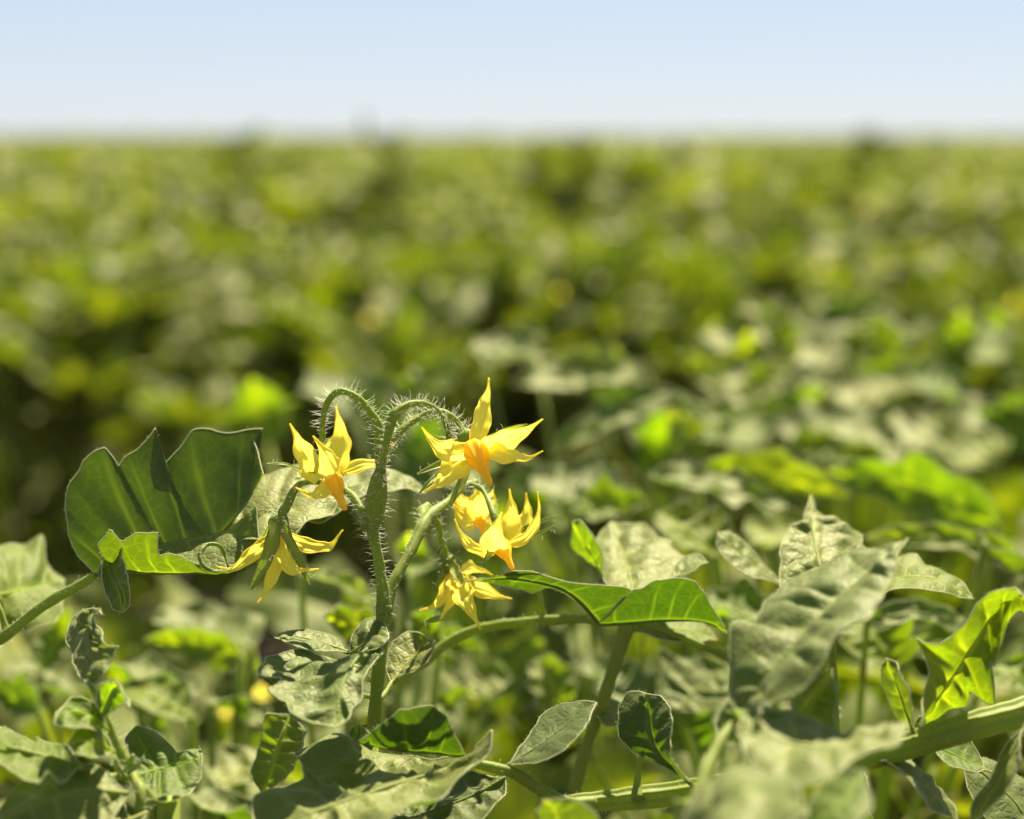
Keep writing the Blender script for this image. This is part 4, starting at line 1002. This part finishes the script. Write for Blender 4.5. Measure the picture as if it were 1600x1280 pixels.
backplant('out-of-focus tomato plant with a long bright green horizontal leaf above the upright leaf', below(1300, 960, 330), [
    ((1085, 740), (1330, 775), 40, (0, 0.1, 1), 330, True),
    ((1560, 820), (1290, 735), 46, (0, 0.1, 1), 330, True),
    ((1015, 745), (1260, 815), 32, (0, 0.85, 0.5), 270, False),
    ((1120, 870), (1030, 800), 34, UPC, 230, True),
    ((1180, 850), (1330, 840), 34, UPC, 240, True),
    ((1600, 870), (1350, 840), 24, (0, 0.5, 0.9), 220, True),
    ((1355, 970), (1508, 968), 20, (0, 0.7, 0.7), 150, False),
    ((1540, 850), (1610, 930), 30, UPC, 190, False),
    ((1200, 980), (1080, 940), 34, UPC, 160, True),
    ((1400, 1060), (1340, 960), 40, UPC, 170, True),
    ((1420, 1020), (1560, 1000), 40, (0, 0.5, 0.9), 200, True),
    ((1620, 1080), (1560, 1040), 40, UPC, 160, True),
    ((1060, 1110), (1140, 1040), 40, UPC, 170, False),
    ((880, 1110), (840, 1030), 40, (0, 0.5, 0.9), 220, True),
    ((1010, 1100), (900, 1040), 36, UPC, 230, False),
    ((1090, 1180), (1050, 1080), 30, UPC, 200, True),
], 5)
backplant('out-of-focus tomato plant at the right with upright tops against the field and yellow flowers', below(1330, 800, 800), [
    ((1300, 575), (1170, 525), 40, UPC, 800, False), ((1180, 560), (1095, 520), 26, UPC, 820, False),
    ((1260, 540), (1390, 470), 26, (-0.2, 0.7, 0.7), 840, False), ((1210, 560), (1190, 470), 26, (0.2, 0.5, 0.9), 850, False),
    ((1320, 560), (1350, 480), 24, (0, 0.4, 1), 860, True), ((1380, 560), (1460, 500), 30, UPC, 840, False),
    ((1300, 610), (1230, 590), 34, (0, 0.6, 0.8), 760, False), ((1340, 620), (1400, 560), 34, (0, 0.4, 1), 780, True),
    ((1150, 640), (1230, 570), 30, (0, 0.5, 1), 720, True), ((1130, 660), (1200, 620), 32, UPC, 680, False),
    ((1450, 620), (1530, 560), 34, UPC, 800, True), ((1500, 560), (1590, 490), 34, UPC, 840, True),
    ((1600, 600), (1540, 480), 30, (0, 0.5, 1), 830, True), ((1560, 700), (1620, 620), 50, (0, 0.1, 1), 640, True),
    ((1250, 700), (1370, 660), 40, UPC, 620, False), ((1180, 700), (1100, 650), 36, UPC, 620, True),
    ((1400, 700), (1500, 650), 40, UPC, 620, False), ((1340, 720), (1230, 690), 36, (0, 0.5, 0.9), 560, True),
    ((1480, 730), (1580, 690), 40, UPC, 560, True), ((1100, 560), (1120, 500), 18, (0, 0.4, 1), 860, True),
    ((1250, 520), (1150, 480), 26, UPC, 880, False), ((1235, 570), (1215, 472), 30, (0.2, 0.3, 1), 800, True), ((1290, 560), (1302, 466), 28, (-0.2, 0.3, 1), 850, True), ((1395, 580), (1372, 492), 32, (0, 0.3, 1), 810, True), ((1480, 580), (1505, 484), 34, (0.1, 0.3, 1), 800, True), ((1150, 600), (1172, 515), 28, (0, 0.3, 1), 790, True), ((960, 640), (905, 570), 28, (0, 0.3, 1), 640, True), ((1330, 510), (1250, 465), 26, UPC, 890, False), ((1420, 540), (1330, 500), 28, UPC, 860, False),
    ((1240, 620), (1130, 590), 34, UPC, 740, False), ((1420, 610), (1300, 640), 36, UPC, 720, False), ((1500, 620), (1400, 590), 34, UPC, 760, True),
    ((1580, 560), (1480, 540), 34, UPC, 800, True), ((1130, 610), (1060, 560), 26, (0, 0.5, 0.9), 780, True), ((1300, 680), (1420, 720), 40, UPC, 540, False),
    ((1600, 640), (1500, 680), 40, UPC, 640, False), ((1200, 660), (1290, 610), 30, (0, 0.3, 1), 700, True),
], 6)
# whole plants filling the near row and the row to the right
near = [
    ('out-of-focus low plant in the near row at the far left', -0.32, 1.00, 0.585, 900, 0.2),
    ('out-of-focus low plant in the near row behind the folded leaf', -0.14, 1.12, 0.585, 901, 0.2),
    ('out-of-focus low plant in the near row behind the main stem', 0.02, 1.06, 0.590, 902, 0.2),
    ('out-of-focus plant in the near row behind the pale sunlit leaf', 0.17, 1.10, 0.60, 903, 0.2),
    ('out-of-focus plant in the near row at the far right', 0.36, 1.05, 0.60, 904, 0.2),
    ('out-of-focus plant behind the facing flower, its top below the dark gap', 0.08, 1.42, 0.555, 905, 0.2),
    ('out-of-focus tall plant in the middle row below the yellow spots', 0.24, 1.50, 0.60, 906, 0.2),
    ('out-of-focus tall plant in the middle row at the right edge', 0.42, 1.52, 0.60, 907, 0.2),
    ('out-of-focus plant in the middle row just outside the right edge', 0.66, 1.50, 0.680, 908, 0.2),
    ('out-of-focus plant low behind the young shoot at the lower left', -0.17, 0.86, 0.585, 911, 0.16),
    ('out-of-focus plant low behind the grey wrinkled leaf', -0.04, 0.84, 0.580, 912, 0.16),
    ('out-of-focus plant low between the main stem and the slanting stem', 0.035, 0.90, 0.600, 913, 0.16),
    ('out-of-focus plant low behind the broad pale pointed leaf', 0.13, 0.86, 0.590, 914, 0.16),
    ('out-of-focus plant low behind the curled bright leaf', 0.23, 0.88, 0.600, 915, 0.16),
    ('out-of-focus plant in the near row just outside the left edge', -0.58, 1.10, 0.58, 909, 0.2),
    ('out-of-focus plant in the near row just outside the right edge', 0.62, 1.05, 0.62, 910, 0.2),
]
for lab, x, y, h, sd_, rad in near:
    bush(lab, x, y, h, sd_, nl=36, rad=rad, nflow=3, size=1.6, first=0.3)

# single taller plants that break the skyline
for lab, pxx, top, dist, sd_ in [
    ('taller plant making the left bump on the field skyline', 345, 200, 6.3, 950),
    ('taller plant making the highest bump on the field skyline', 580, 199, 6.0, 951),
    ('taller plant making the middle bump on the field skyline', 885, 204, 6.5, 952),
    ('taller plant making the low broad bump at the right of the skyline', 1320, 207, 6.4, 953)]:
    bush(lab, (pxx - 800) / FPX * dist, dist, CAMH + (210 - top) / FPX * dist + 0.06, sd_, nl=70, rad=0.11, nflow=0, size=0.8, first=0.75)
